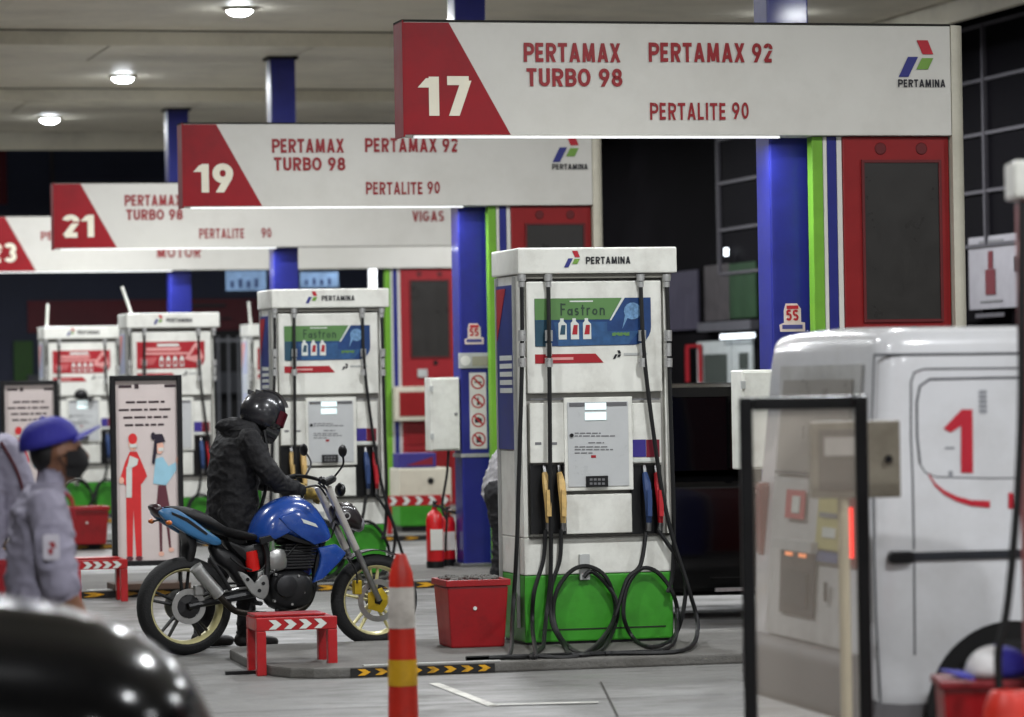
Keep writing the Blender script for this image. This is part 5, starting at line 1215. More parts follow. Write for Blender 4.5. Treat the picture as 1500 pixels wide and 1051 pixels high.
pr += [('t', [(-.0, -.19, 1.2), (.02, -.235, 1.06), (.05, -.245, .9)], [.075, .078, .08], 'shirt'), ('t', [(.05, -.245, .95), (.08, -.245, .84), (.17, -.22, .68), (.2, -.21, .62)], [.05, .046, .036, .03], 'skin'),
       ('t', [(0, .19, 1.2), (.02, .235, 1.06), (.04, .245, .9)], [.075, .078, .08], 'shirt'), ('t', [(.04, .245, .95), (.07, .245, .84), (.16, .22, .68), (.2, .2, .62)], [.05, .046, .036, .03], 'skin'),
       ('t', [(-.02, -.09, .84), (.0, -.1, .45), (-.02, -.1, .1)], [.105, .078, .06], 'trousers'), ('t', [(-.02, .09, .84), (.02, .1, .45), (.02, .1, .1)], [.105, .078, .06], 'trousers'),
       ('t', [(-.05, -.1, .05), (.06, -.1, .04), (.16, -.1, .032)], [.045, .045, .032], 'shoe'), ('t', [(-.01, .1, .05), (.1, .1, .04), (.2, .1, .032)], [.045, .045, .032], 'shoe')]
hand(pr, (.2, -.21, .62), (.5, .1, -1), (0.3, -1, 0), 'skin', 0.5, 1); hand(pr, (.2, .2, .62), (.5, -.1, -1), (.3, 1, 0), 'skin', 0.5, -1)
person_mesh('body', pr, {'skin': SKIN, 'shirt': LILAC, 'trousers': URED, 'shoe': SHOE}, att, 0.010)
def cap_parts(parent, c, s, m_, rot_deg, brim=True):
    rt = Matrix.Rotation(R(rot_deg), 3, 'Y')
    b = MB(); rg = []
    for j in range(8):
        a = R(90*j/7); rg.append([tuple(rt @ Vector((.118*s*math.cos(a)**0.8*math.cos(t_) + .0, .098*s*math.cos(a)**0.8*math.sin(t_), .105*s*math.sin(a))) + Vector(c)) for t_ in [2*math.pi*k/24 for k in range(24)]])
    b.loft(rg, cap=True); cp = b.build('cap', m_, parent, smooth=True, auto=False)
    b = MB(); b.ell(tuple(rt @ Vector((0, 0, .106*s)) + Vector(c)), (.012, .012, .008), 8, 5); b.build('cap_button', m_, cp, smooth=True)
    rg = []
    for j in range(6):
        f_ = j/5; rr = (.1 + .105*f_)*s; hw = (.085 - .03*f_**2)*s
        rg.append([tuple(rt @ Vector((rr - .02*s*abs(k/4)**2*(1 + 2*f_), hw*k/4, (.012 - .018*abs(k/4)**2 + .012*f_)*s)) + Vector(c)) for k in range(-4, 5)] + [tuple(rt @ Vector((rr - .02*s*abs(k/4)**2*(1 + 2*f_), hw*k/4, (.006 - .018*abs(k/4)**2 + .012*f_)*s)) + Vector(c)) for k in range(4, -5, -1)])
    b = MB(); b.loft(rg); b.build('cap_brim', m_, cp, smooth=True)
    return cp
cx_, cz_ = Q(73, 652)
cap_parts(att, (cx_, 0, cz_), 1.05, CAPB, -14)
b = MB()
for j_ in range(9):
    a_ = -0.055 + 0.125*j_/8; rr_ = math.sqrt(max(0.02, 1 - ((a_ + 0.0)/0.11)**2)); k_ = []
rg = []
for j_ in range(10):
    th_ = R(-80 + 160*j_/9); row = []
    for i_ in range(9):
        f_ = i_/8; z_ = 0.012 - 0.125*f_; bul = 0.02*math.sin(math.pi*min(1, f_*1.15)); px_ = math.cos(th_)
        row.append((hx + 0.012 + (0.094 - 0.03*max(0, f_ - 0.55) + bul*(0.3 + 0.7*px_))*px_, (0.086 - 0.012*f_)*math.sin(th_), hz_ + z_ - 0.012*(1 - px_)*(1 - f_)*0 + (0.02*(1 - px_) if f_ > 0.5 else -0.012*(1 - px_))))
    rg.append(row)
b.loft(rg, cap=False, closed=False); fmk = b.build('face_mask', MASK, att, smooth=True, auto=False)
for sg in (-1, 1):
    for zz_ in (-0.01, -0.07):
        b = MB(); b.tube([(hx + 0.03, sg*0.086, hz_ + zz_), (hx - 0.005, sg*0.09, hz_ - 0.02)], 0.003, 5); b.build('mask_strap', MASK, fmk, smooth=True)
b = MB(); b.ell((hx - .046, 0, hz_ - .0), (.066, .079, .085), 18, 12); b.build('hair', HAIR, att, smooth=True)
for yy in (-.055, .055):
    b = MB(); b.ell((hx + .083, yy*.65, hz_ + .014), (.012, .014, .009), 10, 6); b.build('eye', TEXTK, att, smooth=True)
b = MB(); rg = []
for i in range(13):
    a = 2*math.pi*i/12; rg.append([(.02 + r_*math.cos(a)*0.85, r_*math.sin(a), z_) for r_, z_ in ((.078, 1.285), (.088, 1.27), (.115, 1.235))])
b.loft(rg, cap=False, closed=False); b.build('collar', LILAC, att, smooth=True)
b = MB(); b.tube(spline([(.085, -.05, 1.25), (.11, -.1, 1.22), (.115, -.12, 1.15)]), .008, 6); b.build('collar_trim', URED, att, smooth=True)
xq, zq = Q(76, 802, -.32); b = MB(); b.puff(rrect(xq - .035, xq + .03, zq - .05, zq + .05, .012), .006, -.318, 6, 5); bd = b.build('sleeve_patch', mat('patch_white', (190, 186, 196), 0.7), att, smooth=True)
for pp_ in ([(-.012, .02), (.008, .022), (.016, .0), (-.002, -.002)], [(-.016, -.006), (.004, -.004), (.0, -.028), (-.012, -.026)]):
    b = MB(); b.prism([(xq + a_, zq + c_) for a_, c_ in pp_], -.327, -.3255); b.build('patch_mark', mat('patch_red', (150, 50, 58), 0.6), bd)

g0 = at_d(-58, 700, 15.4); PF2 = Fr((g0.x, g0.y, 0), R(70))
p2 = thing('person', 'attendant in lilac grey shirt and red trousers, back turned, next to the blue cap', 'person', PF2)
pr = head_prims(.04, 1.66) + [('t', [(0, 0, 1.46), (.02, 0, 1.6)], [.06, .056], 'skin'),
      ('r', [((0, 0, .85), .12, .165), ((0, 0, .95), .125, .17), ((0, 0, 1.02), .125, .17)], 'trousers'),
      ('r', [((0, 0, 1.0), .135, .185), ((0, 0, 1.06), .137, .187), ((0, 0, 1.15), .14, .19), ((.0, 0, 1.3), .135, .2), ((.0, 0, 1.4), .115, .2), ((.0, 0, 1.46), .08, .14)], 'shirt'),
      ('t', [(0, -.19, 1.4), (.03, -.24, 1.25), (.06, -.25, 1.08)], [.08, .08, .08], 'shirt'), ('t', [(.06, -.25, 1.12), (.12, -.25, 1.0), (.26, -.22, .95)], [.05, .045, .032], 'skin'),
      ('t', [(0, .19, 1.4), (.03, .24, 1.25), (.06, .25, 1.08)], [.08, .08, .08], 'shirt'), ('t', [(.06, .25, 1.12), (.12, .25, 1.0), (.26, .22, .95)], [.05, .045, .032], 'skin'),
      ('t', [(0, -.1, .9), (.02, -.1, .5), (0, -.1, .1)], [.12, .085, .065], 'trousers'), ('t', [(0, .1, .9), (-.02, .1, .5), (-.04, .1, .1)], [.12, .085, .065], 'trousers'),
      ('t', [(-.04, -.1, .05), (.16, -.1, .035)], [.045, .034], 'shoe'), ('t', [(-.08, .1, .05), (.12, .1, .035)], [.045, .034], 'shoe')]
hand(pr, (.26, -.22, .95), (1, .2, 0), (0, 0, 1), 'skin', .6, 1); hand(pr, (.26, .22, .95), (1, -.2, 0), (0, 0, 1), 'skin', .6, -1)
person_mesh('body', pr, {'skin': SKIN, 'shirt': LILAC, 'trousers': URED, 'shoe': SHOE}, p2, 0.011)
b = MB(); b.ell((.0, 0, 1.7), (.105, .09, .1), 16, 10); b.build('hair', HAIR, p2, smooth=True)
b = MB(); b.tube(spline([(-.09, -.2, 1.44), (-.06, -.265, 1.3), (-.03, -.3, 1.12)]), .007, 6); b.build('sleeve_trim', mat('trim_maroon', (84, 26, 36), 0.7), p2, smooth=True)

g0 = at_d(731, 760, 28.0); PF3 = Fr((g0.x, g0.y, 0), R(-10))
p3 = thing('person', 'person in grey shirt and dark trousers bending between the blue column and the pump', 'person', PF3)
pr = head_prims(.5, 1.36) + [('t', [(.36, 0, 1.24), (.47, 0, 1.32)], [.06, .056], 'skin'),
      ('t', [(0.01, 0, .82), (.08, 0, 1.0), (.22, 0, 1.16), (.33, 0, 1.22)], [.15, .155, .16, .12], 'shirt'),
      ('t', [(.28, -.17, 1.2), (.36, -.22, 1.02), (.42, -.22, .95)], [.07, .065, .06], 'shirt'), ('t', [(.42, -.22, .95), (.55, -.2, .9), (.65, -.15, .92)], [.045, .04, .03], 'skin'),
      ('t', [(.28, .17, 1.2), (.36, .22, 1.02), (.42, .22, .95)], [.07, .065, .06], 'shirt'), ('t', [(.42, .22, .95), (.55, .2, .9), (.65, .15, .92)], [.045, .04, .03], 'skin'),
      ('t', [(0, -.09, .8), (.02, -.1, .45), (-.03, -.1, .1)], [.12, .085, .06], 'trousers'), ('t', [(0, .09, .8), (.06, .1, .45), (.05, .1, .1)], [.12, .085, .06], 'trousers'),
      ('t', [(-.05, -.1, .05), (.12, -.1, .035)], [.045, .034], 'shoe'), ('t', [(.02, .1, .05), (.2, .1, .035)], [.045, .034], 'shoe')]
hand(pr, (.65, -.15, .92), (1, .2, 0), (0, 0, 1), 'skin', .6, 1); hand(pr, (.65, .15, .92), (1, -.2, 0), (0, 0, 1), 'skin', .6, -1)
person_mesh('body', pr, {'skin': SKIN, 'shirt': mat('shirt_grey', (150, 148, 150), 0.7, var=0.25, scale=14), 'trousers': TROU, 'shoe': SHOE}, p3, 0.012)
b = MB(); b.ell((.48, 0, 1.39), (.105, .088, .1), 16, 10); b.build('hair', HAIR, p3, smooth=True)

# ---------------------------------------------------------------- vehicles
CARK = mat('car_black', (5, 5, 6), 0.17, var=0.1, coat=0.0, rvar=0.02, spec=0.22); CGLASS = mat('car_glass', (6, 6, 8), 0.08, var=0.1, rvar=0.02, spec=0.15)
VANW = mat('van_white', (226, 227, 230), 0.22, var=0.03, coat=0.6, dirt=(140, 136, 128), dirt_amt=0.25, dscale=3)
def sect(x, w, zb, zt, e, n=32, shift=0.0):
    zm, h = (zb + zt)/2, (zt - zb)/2; out = []
    for k in range(n):
        t_ = 2*math.pi*k/n; c_, s_ = math.cos(t_), math.sin(t_)
        out.append((x, w*math.copysign(abs(c_)**(2/e), c_), zm + h*math.copysign(abs(s_)**(2/e), s_)))
    return out
def car_wheel(parent, x, y, r=0.31, wd=0.19):
    b = MB(); b.lathe([(r - 0.09, -wd/2), (r - 0.02, -wd/2), (r, -wd/2 + 0.03), (r, wd/2 - 0.03), (r - 0.02, wd/2), (r - 0.09, wd/2)], (x, y, r), 'y', 32); w_ = b.build('wheel', TYRE, parent, smooth=True)
    s_ = -1 if y < 0 else 1
    b = MB(); b.lathe([(0, s_*wd*0.42), (0.05, s_*wd*0.45), (0.14, s_*wd*0.36), (r - 0.1, s_*wd*0.45), (r - 0.085, s_*wd*0.46), (r - 0.085, 0)], (x, y, r), 'y', 32); b.build('rim', ALU, w_, smooth=True)
    return w_
# the black car whose bonnet fills the corner in front of the attendant
g0 = at_d(292, 1051, 10.2); CF = Fr((g0.x, g0.y, 0), R(0))
car = thing('parked_car', 'glossy black car with rounded bonnet in front of the attendant in the blue cap', 'car', CF)
pts = [(-560, 866), (-260, 866), (-100, 870), (0, 878), (60, 884), (110, 892), (166, 910), (205, 930), (235, 952), (258, 978), (274, 1005), (284, 1035), (290, 1075), (292, 1130)]
st = []
for i, (u, v) in enumerate(pts):
    x_, z_ = CF.px(u, v); f_ = i/(len(pts) - 1)
    wv = 0.84 if x_ < -0.45 else 0.84*(max(0.12, 1 - ((x_ + 0.45)/0.62)**2.4))
    st.append([(a_, b_, c_ + (0.02*math.exp(-((abs(b_)/max(wv, .2) - 0.52)/0.08)**2)*min(1, max(0, -x_*2.0)) if c_ > z_*0.8 else 0)) for a_, b_, c_ in sect(x_, wv, 0.26, z_, 3.0 if x_ > -1 else 3.4, 64)])
x0_ = st[0][0][0]
back = [sect(x0_ - 2.75, 0.7, 0.42, 0.9, 3.4, 64), sect(x0_ - 2.65, 0.8, 0.3, 1.0, 3.4, 64), sect(x0_ - 2.0, 0.84, 0.24, 1.04, 3.4, 64), sect(x0_ - 1.0, 0.845, 0.22, 1.05, 3.4, 64)]
b = MB(); b.loft(back + st); b.build('body', CARK, car, smooth=True, auto=False)
def plan(x0, x1, w, z, e=5, n=28):
    xm, h = (x0 + x1)/2, (x1 - x0)/2; out = []
    for k in range(n):
        t_ = 2*math.pi*k/n; c_, s_ = math.cos(t_), math.sin(t_); out.append((xm + h*math.copysign(abs(c_)**(2/e), c_), w*math.copysign(abs(s_)**(2/e), s_), z))
    return out
b = MB(); b.loft([plan(x0_ - 2.6, x0_ + 0.25, 0.78, 0.98), plan(x0_ - 2.5, x0_ - 0.15, 0.74, 1.2), plan(x0_ - 2.3, x0_ - 0.55, 0.66, 1.46)]); b.build('windows', CGLASS, car, smooth=True)
b = MB(); b.loft([plan(x0_ - 2.32, x0_ - 0.53, 0.665, 1.455), plan(x0_ - 2.25, x0_ - 0.65, 0.62, 1.5), plan(x0_ - 2.0, x0_ - 0.9, 0.45, 1.525)]); b.build('roof', CARK, car, smooth=True)
for xx in (-0.55, x0_ - 2.05 + 0.1):
    for yy in (-0.76, 0.76): car_wheel(car, xx, yy)
for yy in (-0.55, 0.55):
    b = MB(); b.ell((-0.16, yy, 0.66), (0.1, 0.17, 0.07), 14, 8); b.build('headlight', mat('lens_clear', (120, 120, 124)), car, smooth=True)
    b = MB(); b.ell((x0_ - 0.1, yy*1.68, 1.08), (0.06, 0.1, 0.07), 12, 8); b.build('mirror', CARK, car, smooth=True)
b = MB(); b.tube([(-0.03, -0.3, 0.45), (-0.03, 0.3, 0.45)], 0.05, 8); b.build('grille', BLACKP, car, smooth=True)

# dark car in the lane behind the near pump
g0 = at_d(1000, 890, 24.7); SF = Fr((g0.x, g0.y, 0), R(0)); xs_ = SF.px(830, 800)[0]
CARK2 = mat('car_black_wax', (7, 7, 8), 0.16, var=0.1, coat=0.25, spec=0.4, rvar=0.05)
suv = thing('parked_car', 'black car standing in the lane behind the near fuel pump', 'car', SF)
st = [sect(xs_ - 0.02, 0.55, 0.45, 0.95, 4), sect(xs_ + 0.06, 0.78, 0.2, 1.02, 4), sect(xs_ + 0.5, 0.85, 0.15, 1.06, 4.5), sect(xs_ + 2.6, 0.86, 0.13, 1.06, 4.5), sect(xs_ + 3.2, 0.85, 0.26, 1.0, 4.2), sect(xs_ + 3.9, 0.78, 0.3, 0.86, 3.6), sect(xs_ + 4.1, 0.55, 0.4, 0.7, 3)]
st = [[(x, y + 0.86, z) for x, y, z in s_] for s_ in st]
b = MB(); b.loft(st); b.build('body', CARK2, suv, smooth=True)
sh = lambda r_: [(x, y + 0.86, z) for x, y, z in r_]
b = MB(); b.loft([sh(plan(xs_ + 0.1, xs_ + 3.0, 0.8, 1.03)), sh(plan(xs_ + 0.2, xs_ + 2.5, 0.74, 1.3)), sh(plan(xs_ + 0.35, xs_ + 2.2, 0.68, 1.54))]); b.build('windows', CGLASS, suv, smooth=True)
b = MB(); b.loft([sh(plan(xs_ + 0.33, xs_ + 2.22, 0.69, 1.535)), sh(plan(xs_ + 0.4, xs_ + 2.1, 0.66, 1.6)), sh(plan(xs_ + 0.7, xs_ + 1.8, 0.45, 1.63))]); b.build('roof', CARK2, suv, smooth=True)
for xx in (xs_ + 1.2, xs_ + 1.95):
    b = MB(); b.tube([(xx, 0.06, 1.04), (xx + 0.04, 0.16, 1.53)], 0.03, 6); b.build('pillar', CARK2, suv, smooth=True)
for xx in (xs_ + 0.42, xs_ + 3.2):
    for yy in (0.1, 1.62): car_wheel(suv, xx, yy, 0.32)
for yy in (0.25, 1.47):
    b = MB(); b.ell((xs_ + 0.03, yy, 0.9), (0.06, 0.14, 0.1), 12, 8); b.build('tail_light', mat('tail_red', (120, 14, 16), 0.2), suv, smooth=True)
for xx in (xs_ + 1.35, xs_ + 2.1):
    b = MB(); b.box(xx, xx + 0.16, -0.02, 0.012, 0.86, 0.89); b.build('door_handle', CHROME, suv, bevel=0.006)
b = MB(); b.ell((xs_ + 2.55, -0.06, 1.08), (0.07, 0.1, 0.07), 12, 8); b.build('mirror', CARK2, suv, smooth=True)
b = MB(); b.box(xs_ + 1.05, xs_ + 3.0, -0.004, 0.02, 0.2, 0.225); b.build('sill_strip', CHROME, suv)

# white delivery van
VD = 14.3
g0 = at_d(1252, 700, VD); VF = Fr((g0.x, g0.y, 0), R(-2.5))
van = thing('delivery_van', 'white delivery van with a large red figure one on its side', 'van', VF)
V = lambda u, v, y=0.0: VF.px(u, v, y)
zr = V(1300, 481)[1]; zlow = 0.3; VW = 0.83
def vsec(x, k, zt, zb=zlow, lean=0.0):
    out = []; prof = [(0.0, zb), (0.55, zb), (0.93, zb + 0.02), (1.0, zb + 0.1), (1.0, 0.95), (0.99, 1.2), (0.972, zt - 0.16), (0.962, zt - 0.07), (0.945, zt - 0.03), (0.915, zt - 0.008), (0.86, zt), (0.5, zt + 0.01), (0.0, zt + 0.014)]
    full = prof + [(-a, z) for a, z in prof[-2:0:-1]]
    for a, z in full:
        out.append((x + lean*max(0.0, z - 0.8), VW + a*VW*k, z))
    return out
secs = [vsec(0.02, 0.9, zr - 0.06, zlow + 0.05, 0.1), vsec(0.03, 0.945, zr - 0.035, zlow, 0.1), vsec(0.06, 0.975, zr - 0.015, zlow, 0.09), vsec(0.11, 0.993, zr - 0.004, zlow, 0.07), vsec(0.19, 1.0, zr, zlow, 0.04), vsec(0.35, 1.0, zr)]
secs += [vsec(x, 1.0, zr) for x in (1.0, 1.6, 2.4, 2.9)] + [vsec(3.1, 0.98, zr - 0.02), vsec(3.45, 0.95, 1.4), vsec(3.65, 0.93, 1.05), vsec(3.78, 0.88, 0.85), vsec(3.82, 0.8, 0.8, 0.4)]
b = MB(); b.loft(secs); vb = b.build('body', VANW, van, smooth=True)
DL = mat('seam_dark', (70, 72, 78), 0.6)
def vline(pts, r=0.0045, m_=DL, name='seam', y=0.0):
    q = [(V(u, v, y)[0], None, V(u, v, y)[1]) for u, v in pts]
    P3 = []
    for x, _, z in q:
        a = np.interp(z, [zlow, 0.95, 1.2, zr - 0.16, zr - 0.07, zr - 0.03], [1, 1, 0.99, 0.972, 0.962, 0.945]); P3.append((x, VW - a*VW, z))
    b = MB(); b.tube(P3, r, 6); return b.build(name, m_, vb, smooth=True)
vline([(1284, 520), (1400, 519), (1560, 517)], 0.006)
vline([(1284, 520), (1279, 620), (1280, 760), (1283, 900), (1290, 1030)], 0.004)
vline([(1337, 560), (1336, 640), (1338, 700), (1339, 810), (1340, 960)], 0.004)
vline([(1337, 560), (1342, 546), (1356, 541), (1450, 540), (1560, 539)], 0.004)
vline([(1349, 680), (1345, 640), (1345, 590), (1350, 566), (1364, 556), (1450, 554), (1560, 553)], 0.005)
vline([(1349, 680), (1356, 692), (1372, 699), (1450, 701), (1560, 700)], 0.003)
def von(u, v, out):                       # point on the van's near side, lifted a little off it
    x, z = V(u, v, 0.02)
    a = float(np.interp(z, [zlow, 0.95, 1.2, zr - 0.16, zr - 0.07, zr - 0.03], [1, 1, 0.99, 0.972, 0.962, 0.945])); return (x, VW - a*VW - out, z)
VR = mat('van_red', (190, 34, 52), 0.4)
b = MB(); b.add([von(*p, 0.004) for p in ((1381, 628), (1392, 634), (1407, 624), (1406, 693), (1424, 693), (1424, 600), (1408, 600))], [(0, 1, 2, 5, 6)][:0] + [(2, 3, 4, 5, 6), (0, 1, 2, 6)]); b.build('figure_one', VR, vb)
arc = [(1359, 695), (1368, 710), (1382, 722), (1400, 731), (1420, 737), (1448, 739)]
b = MB()
for i in range(len(arc) - 1):
    (a0, c0_), (a1, c1) = arc[i], arc[i + 1]; h0, h1 = 2 + i*0.6, 2 + (i + 1)*0.6
    b.add([von(a0, c0_ - h0, .004), von(a1, c1 - h1, .004), von(a1, c1 + h1, .004), von(a0, c0_ + h0, .004)], [(0, 1, 2, 3)])
b.build('red_sweep', VR, vb)
for (pp) in ([(1475, 722), (1482, 722), (1482, 745), (1475, 745)], [(1482.3, 739), (1494, 739), (1494, 745), (1482.3, 745)]):
    b = MB(); b.add([von(*p, 0.004) for p in pp], [(0, 1, 2, 3)]); b.build('lettering', VR, vb)
for i in range(5):
    b = MB(); v0 = 572 + i*7; b.add([von(*p, 0.004) for p in ((1434, v0), (1445, v0), (1445, v0 + 5), (1434, v0 + 5))], [(0, 1, 2, 3)]); b.build('small_lettering', mat('van_grey', (150, 152, 158), 0.5), vb)
for pp in ((1383, 655, 1397, 658), (1388, 690, 1394, 700)):
    b = MB(); b.add([von(pp[0], pp[1], .004), von(pp[2], pp[1], .004), von(pp[2], pp[3], .004), von(pp[0], pp[3], .004)], [(0, 1, 2, 3)]); b.build('scuff', mat('van_grey', (150, 152, 158)), vb)
x0, z0 = V(1335, 816)[0], V(1335, 816)[1]; x1 = V(1300, 816)[0]
b = MB(); b.box(x0, x0 + 1.5, -0.012, 0.012, z0 - 0.016, z0 + 0.018); b.build('slide_rail', mat('rail_dark', (40, 42, 48), 0.4), vb, bevel=0.005)
b = MB(); b.box(x0, x0 + 1.5, -0.016, -0.0125, z0 + 0.02, z0 + 0.028); b.build('rail_lip', VANW, vb)
b = MB(); b.prism(rrect(x1, x0 + 0.005, z0 - 0.025, z0 + 0.025, 0.02), -0.03, 0.012); b.build('rail_cap', BLACKP, vb, bevel=0.006)
# wheel and arch
wx = V(1484, 1000)[0]
b = MB(); n_ = 28; r0 = 0.36
ring = [(wx + r0*math.cos(math.pi*k/n_), 0.31 + r0*math.sin(math.pi*k/n_)) for k in range(n_ + 1)]
b.prism([(x, z) for x, z in ring] + [(wx - r0, 0.2), (wx + r0, 0.2)][::1], -0.006, 0.001); b.build('wheel_arch', mat('arch_black', (10, 10, 11), 0.8), vb)
car_wheel(van, wx, 0.04, 0.3, 0.17); car_wheel(van, wx, 1.5, 0.3, 0.17); car_wheel(van, wx + 2.2, 0.06, 0.3, 0.17); car_wheel(van, wx + 2.2, 1.5, 0.3, 0.17)
# cab glass, door seam and headlights
def vside(x, z, out, sg):
    a_ = float(np.interp(z, [zlow, 0.95, 1.2, zr - 0.16, zr - 0.07, zr - 0.03], [1, 1, 0.99, 0.972, 0.962, 0.945])); return (x, VW + sg*(a_*VW + out), z)
for sg in (-1, 1):
    b = MB(); b.add([vside(x, z, 0.003, sg) for x, z in ((2.2, 1.12), (3.02, 1.12), (2.98, 1.3), (2.86, zr - 0.16), (2.2, zr - 0.16))], [(0, 1, 2, 3, 4)]); b.build('cab_window', CGLASS, vb)
    b = MB(); b.tube([vside(2.12, 0.4, 0.0, sg), vside(2.12, 1.2, 0.0, sg), vside(2.12, zr - 0.1, 0.0, sg)], 0.005, 6); b.build('seam', DL, vb)
    b = MB(); b.ell((3.7, VW + sg*0.58, 0.8), (0.1, 0.14, 0.09), 12, 8); b.build('headlight', mat('lens_clear', (120, 120, 124)), van, smooth=True)
def vfront(f_, y):                          # point on the sloping windscreen between the roof and bonnet sections
    return (3.1 + 0.35*f_ + 0.012, VW + y, (zr - 0.02) + (1.4 - zr + 0.02)*f_ + 0.014)
b = MB(); b.add([vfront(0.2, -0.66), vfront(0.95, -0.7), vfront(0.95, 0.7), vfront(0.2, 0.66)], [(0, 1, 2, 3)]); b.build('windscreen', CGLASS, vb)
# rear: window, plate, stickers, bumper, tail lights
REAR = lambda y, z, out=0.0: (0.02 + 0.1*max(0.0, z - 0.8) - out, y, z)
def rquad(name, m_, y0, y1, z0, z1, out, par=vb, th=0.004):
    b = MB(); vs_ = []
    for o_ in (out, out + th):
        vs_ += [REAR(y0, z0, o_), REAR(y1, z0, o_), REAR(y1, z1, o_), REAR(y0, z1, o_)]
    b.add(vs_, [(0, 1, 2, 3), (7, 6, 5, 4), (0, 4, 5, 1), (1, 5, 6, 2), (2, 6, 7, 3), (3, 7, 4, 0)]); return b.build(name, m_, par)
hatch = rquad('hatch_door', mat('hatch_white', (188, 188, 186), 0.35, var=0.05, dirt=(110, 106, 98), dirt_amt=0.5, dscale=4), 0.2, 1.36, 0.56, zr - 0.14, 0.003, th=0.012)
rquad('rear_window', mat('covered_window', (150, 146, 140), 0.3, var=0.08), 0.28, 1.28, 1.26, zr - 0.2, 0.016, hatch)
rquad('window_rubber', mat('rubber_grey', (90, 90, 92), 0.6), 0.26, 1.3, 1.245, 1.257, 0.017, hatch)
pl_ = rquad('plate_recess', mat('recess_dark', (54, 48, 48), 0.4), 0.62, 1.12, 0.66, 0.93, 0.016, hatch)
rquad('number_plate', mat('plate_dark', (40, 40, 44), 0.4, var=0.3, scale=20), 0.7, 1.06, 0.7, 0.84, 0.022, pl_)
rquad('handle_strip', GREYP, 0.58, 1.16, 0.93, 0.975, 0.02, hatch, 0.03)
for y_ in (0.78, 0.98): rquad('plate_glint', mat('plate_glint', (255, 190, 150), emit=(255, 150, 90), estr=1.0), y_ - 0.05, y_ + 0.05, 0.905, 0.92, 0.022, pl_)  # orange reflections above the plate, put in as glowing patches
st1 = rquad('sticker', mat('sticker_red2', (176, 60, 64), 0.5), 0.82, 1.1, 1.06, 1.18, 0.016, hatch); rquad('sticker_print', ADW, 0.88, 0.99, 1.085, 1.155, 0.021, st1)
st2 = rquad('sticker', mat('sticker_yellow', (178, 170, 104), 0.5), 0.3, 0.62, 0.95, 1.16, 0.016, hatch); rquad('sticker_print', ADW, 0.34, 0.52, 1.0, 1.04, 0.021, st2); rquad('sticker_print', TEXTG, 0.34, 0.58, 1.08, 1.1, 0.021, st2)
rquad('sticker', mat('sticker_blue2', (70, 84, 130), 0.5), 0.3, 0.6, 0.9, 0.94, 0.016, hatch); rquad('keyhole', BLACKP, 0.42, 0.46, 0.74, 0.82, 0.016, hatch)
b = MB(); b.prism(rrect(-0.06, 0.3, 0.28, 0.55, 0.06), -0.012 + 0.05, 1.5); b.build('rear_bumper', mat('bumper_grey', (96, 94, 96), 0.6, var=0.1), van, smooth=True)
for yy in (0.1, 1.46):
    b = MB(); b.box(0.024, 0.09, yy, yy + 0.1, 0.88, 1.2); tl = b.build('tail_light', mat('tail_red', (120, 14, 16)), van, bevel=0.02)
    if yy < 1:
        b = MB(); b.box(0.012, 0.0235, yy + 0.012, yy + 0.088, 0.93, 1.13); b.build('lit_lamp', mat('tail_lit', (255, 40, 20), emit=(255, 30, 14), estr=2.2), tl)

# ---------------------------------------------------------------- clear framed stand, post box, right-hand post
d2 = 13.2
fr = Fr((at_d(1180, 700, d2).x, at_d(1180, 700, d2).y, 0), R(-15)); P = lambda u, v, y=0.0: fr.px(u, v, y)
x0, x1 = P(1086, 800)[0], P(1274, 800)[0]; z1 = P(1180, 581)[1]; f_ = 0.048
t = thing('acrylic_stand', 'black framed clear acrylic stand before the rear of the white van', 'stand', fr)
for (a, c, lo, hi) in ((x0, x0 + f_, 0.04, z1), (x1 - f_, x1, 0.04, z1), (x0 + f_ + .001, x1 - f_ - .001, z1 - f_, z1), (x0 + f_ + .001, x1 - f_ - .001, 0.12, 0.12 + f_)):
    b = MB(); b.box(a, c, -0.025, 0.025, lo, hi); b.build('frame', BLACKP, t, bevel=0.008)
b = MB(); b.box(x0 + f_ - 0.005, x1 - f_ + 0.005, -0.003, 0.003, 0.15, z1 - f_ + 0.005); b.build('clear_pane', glass_mat('acrylic', (214, 204, 190), 0.2, 0.12), t)
for a in (x0, x1 - 0.06):
    b = MB(); b.box(a, a + 0.06, -0.22, 0.22, 0, 0.04); b.build('foot', BLACKP, t, bevel=0.006)
# metal box on a cream post, behind the stand
fr = Fr((at_d(1238, 850, 13.6).x, at_d(1238, 850, 13.6).y, 0), R(-15)); P = lambda u, v, y=0.0: fr.px(u, v, y)
t = thing('post_box', 'beige metal box on a cream post between the clear stand and the van', 'metal box', fr)
xa, xb = P(1188, 670)[0], P(1319, 670)[0]; za, zb = P(1250, 730)[1], P(1250, 617)[1]
b = MB(); b.tube([(0, 0.03, 0), (0, 0.03, za)], 0.022, 12); b.build('post', mat('post_cream2', (200, 190, 160), 0.5), t, smooth=True)
b = MB(); b.box(xa, xb, 0.0, 0.16, za, zb); bx_ = b.build('box', mat('box_beige', (126, 120, 106), 0.5, var=0.12, dirt=(80, 70, 56), dirt_amt=0.5, dscale=8), t, bevel=0.006)
b = MB(); b.box(xa + 0.03, xa + 0.19, -0.006, -0.001, za + 0.03, zb - 0.03); b.build('box_door', mat('box_dark', (92, 86, 80), 0.5), bx_, bevel=0.002)
b = MB(); b.box(xa + 0.05, xa + 0.17, -0.012, -0.007, zb - 0.13, zb - 0.06); b.build('box_window', mat('box_pale', (170, 166, 160), 0.4), bx_)
b = MB(); b.lathe([(0, -0.02), (0.014, -0.02), (0.016, -0.001)], c=(xb - 0.045, 0, (za + zb)/2), axis='y', n=14); b.build('latch', BLACKP, bx_, smooth=True)
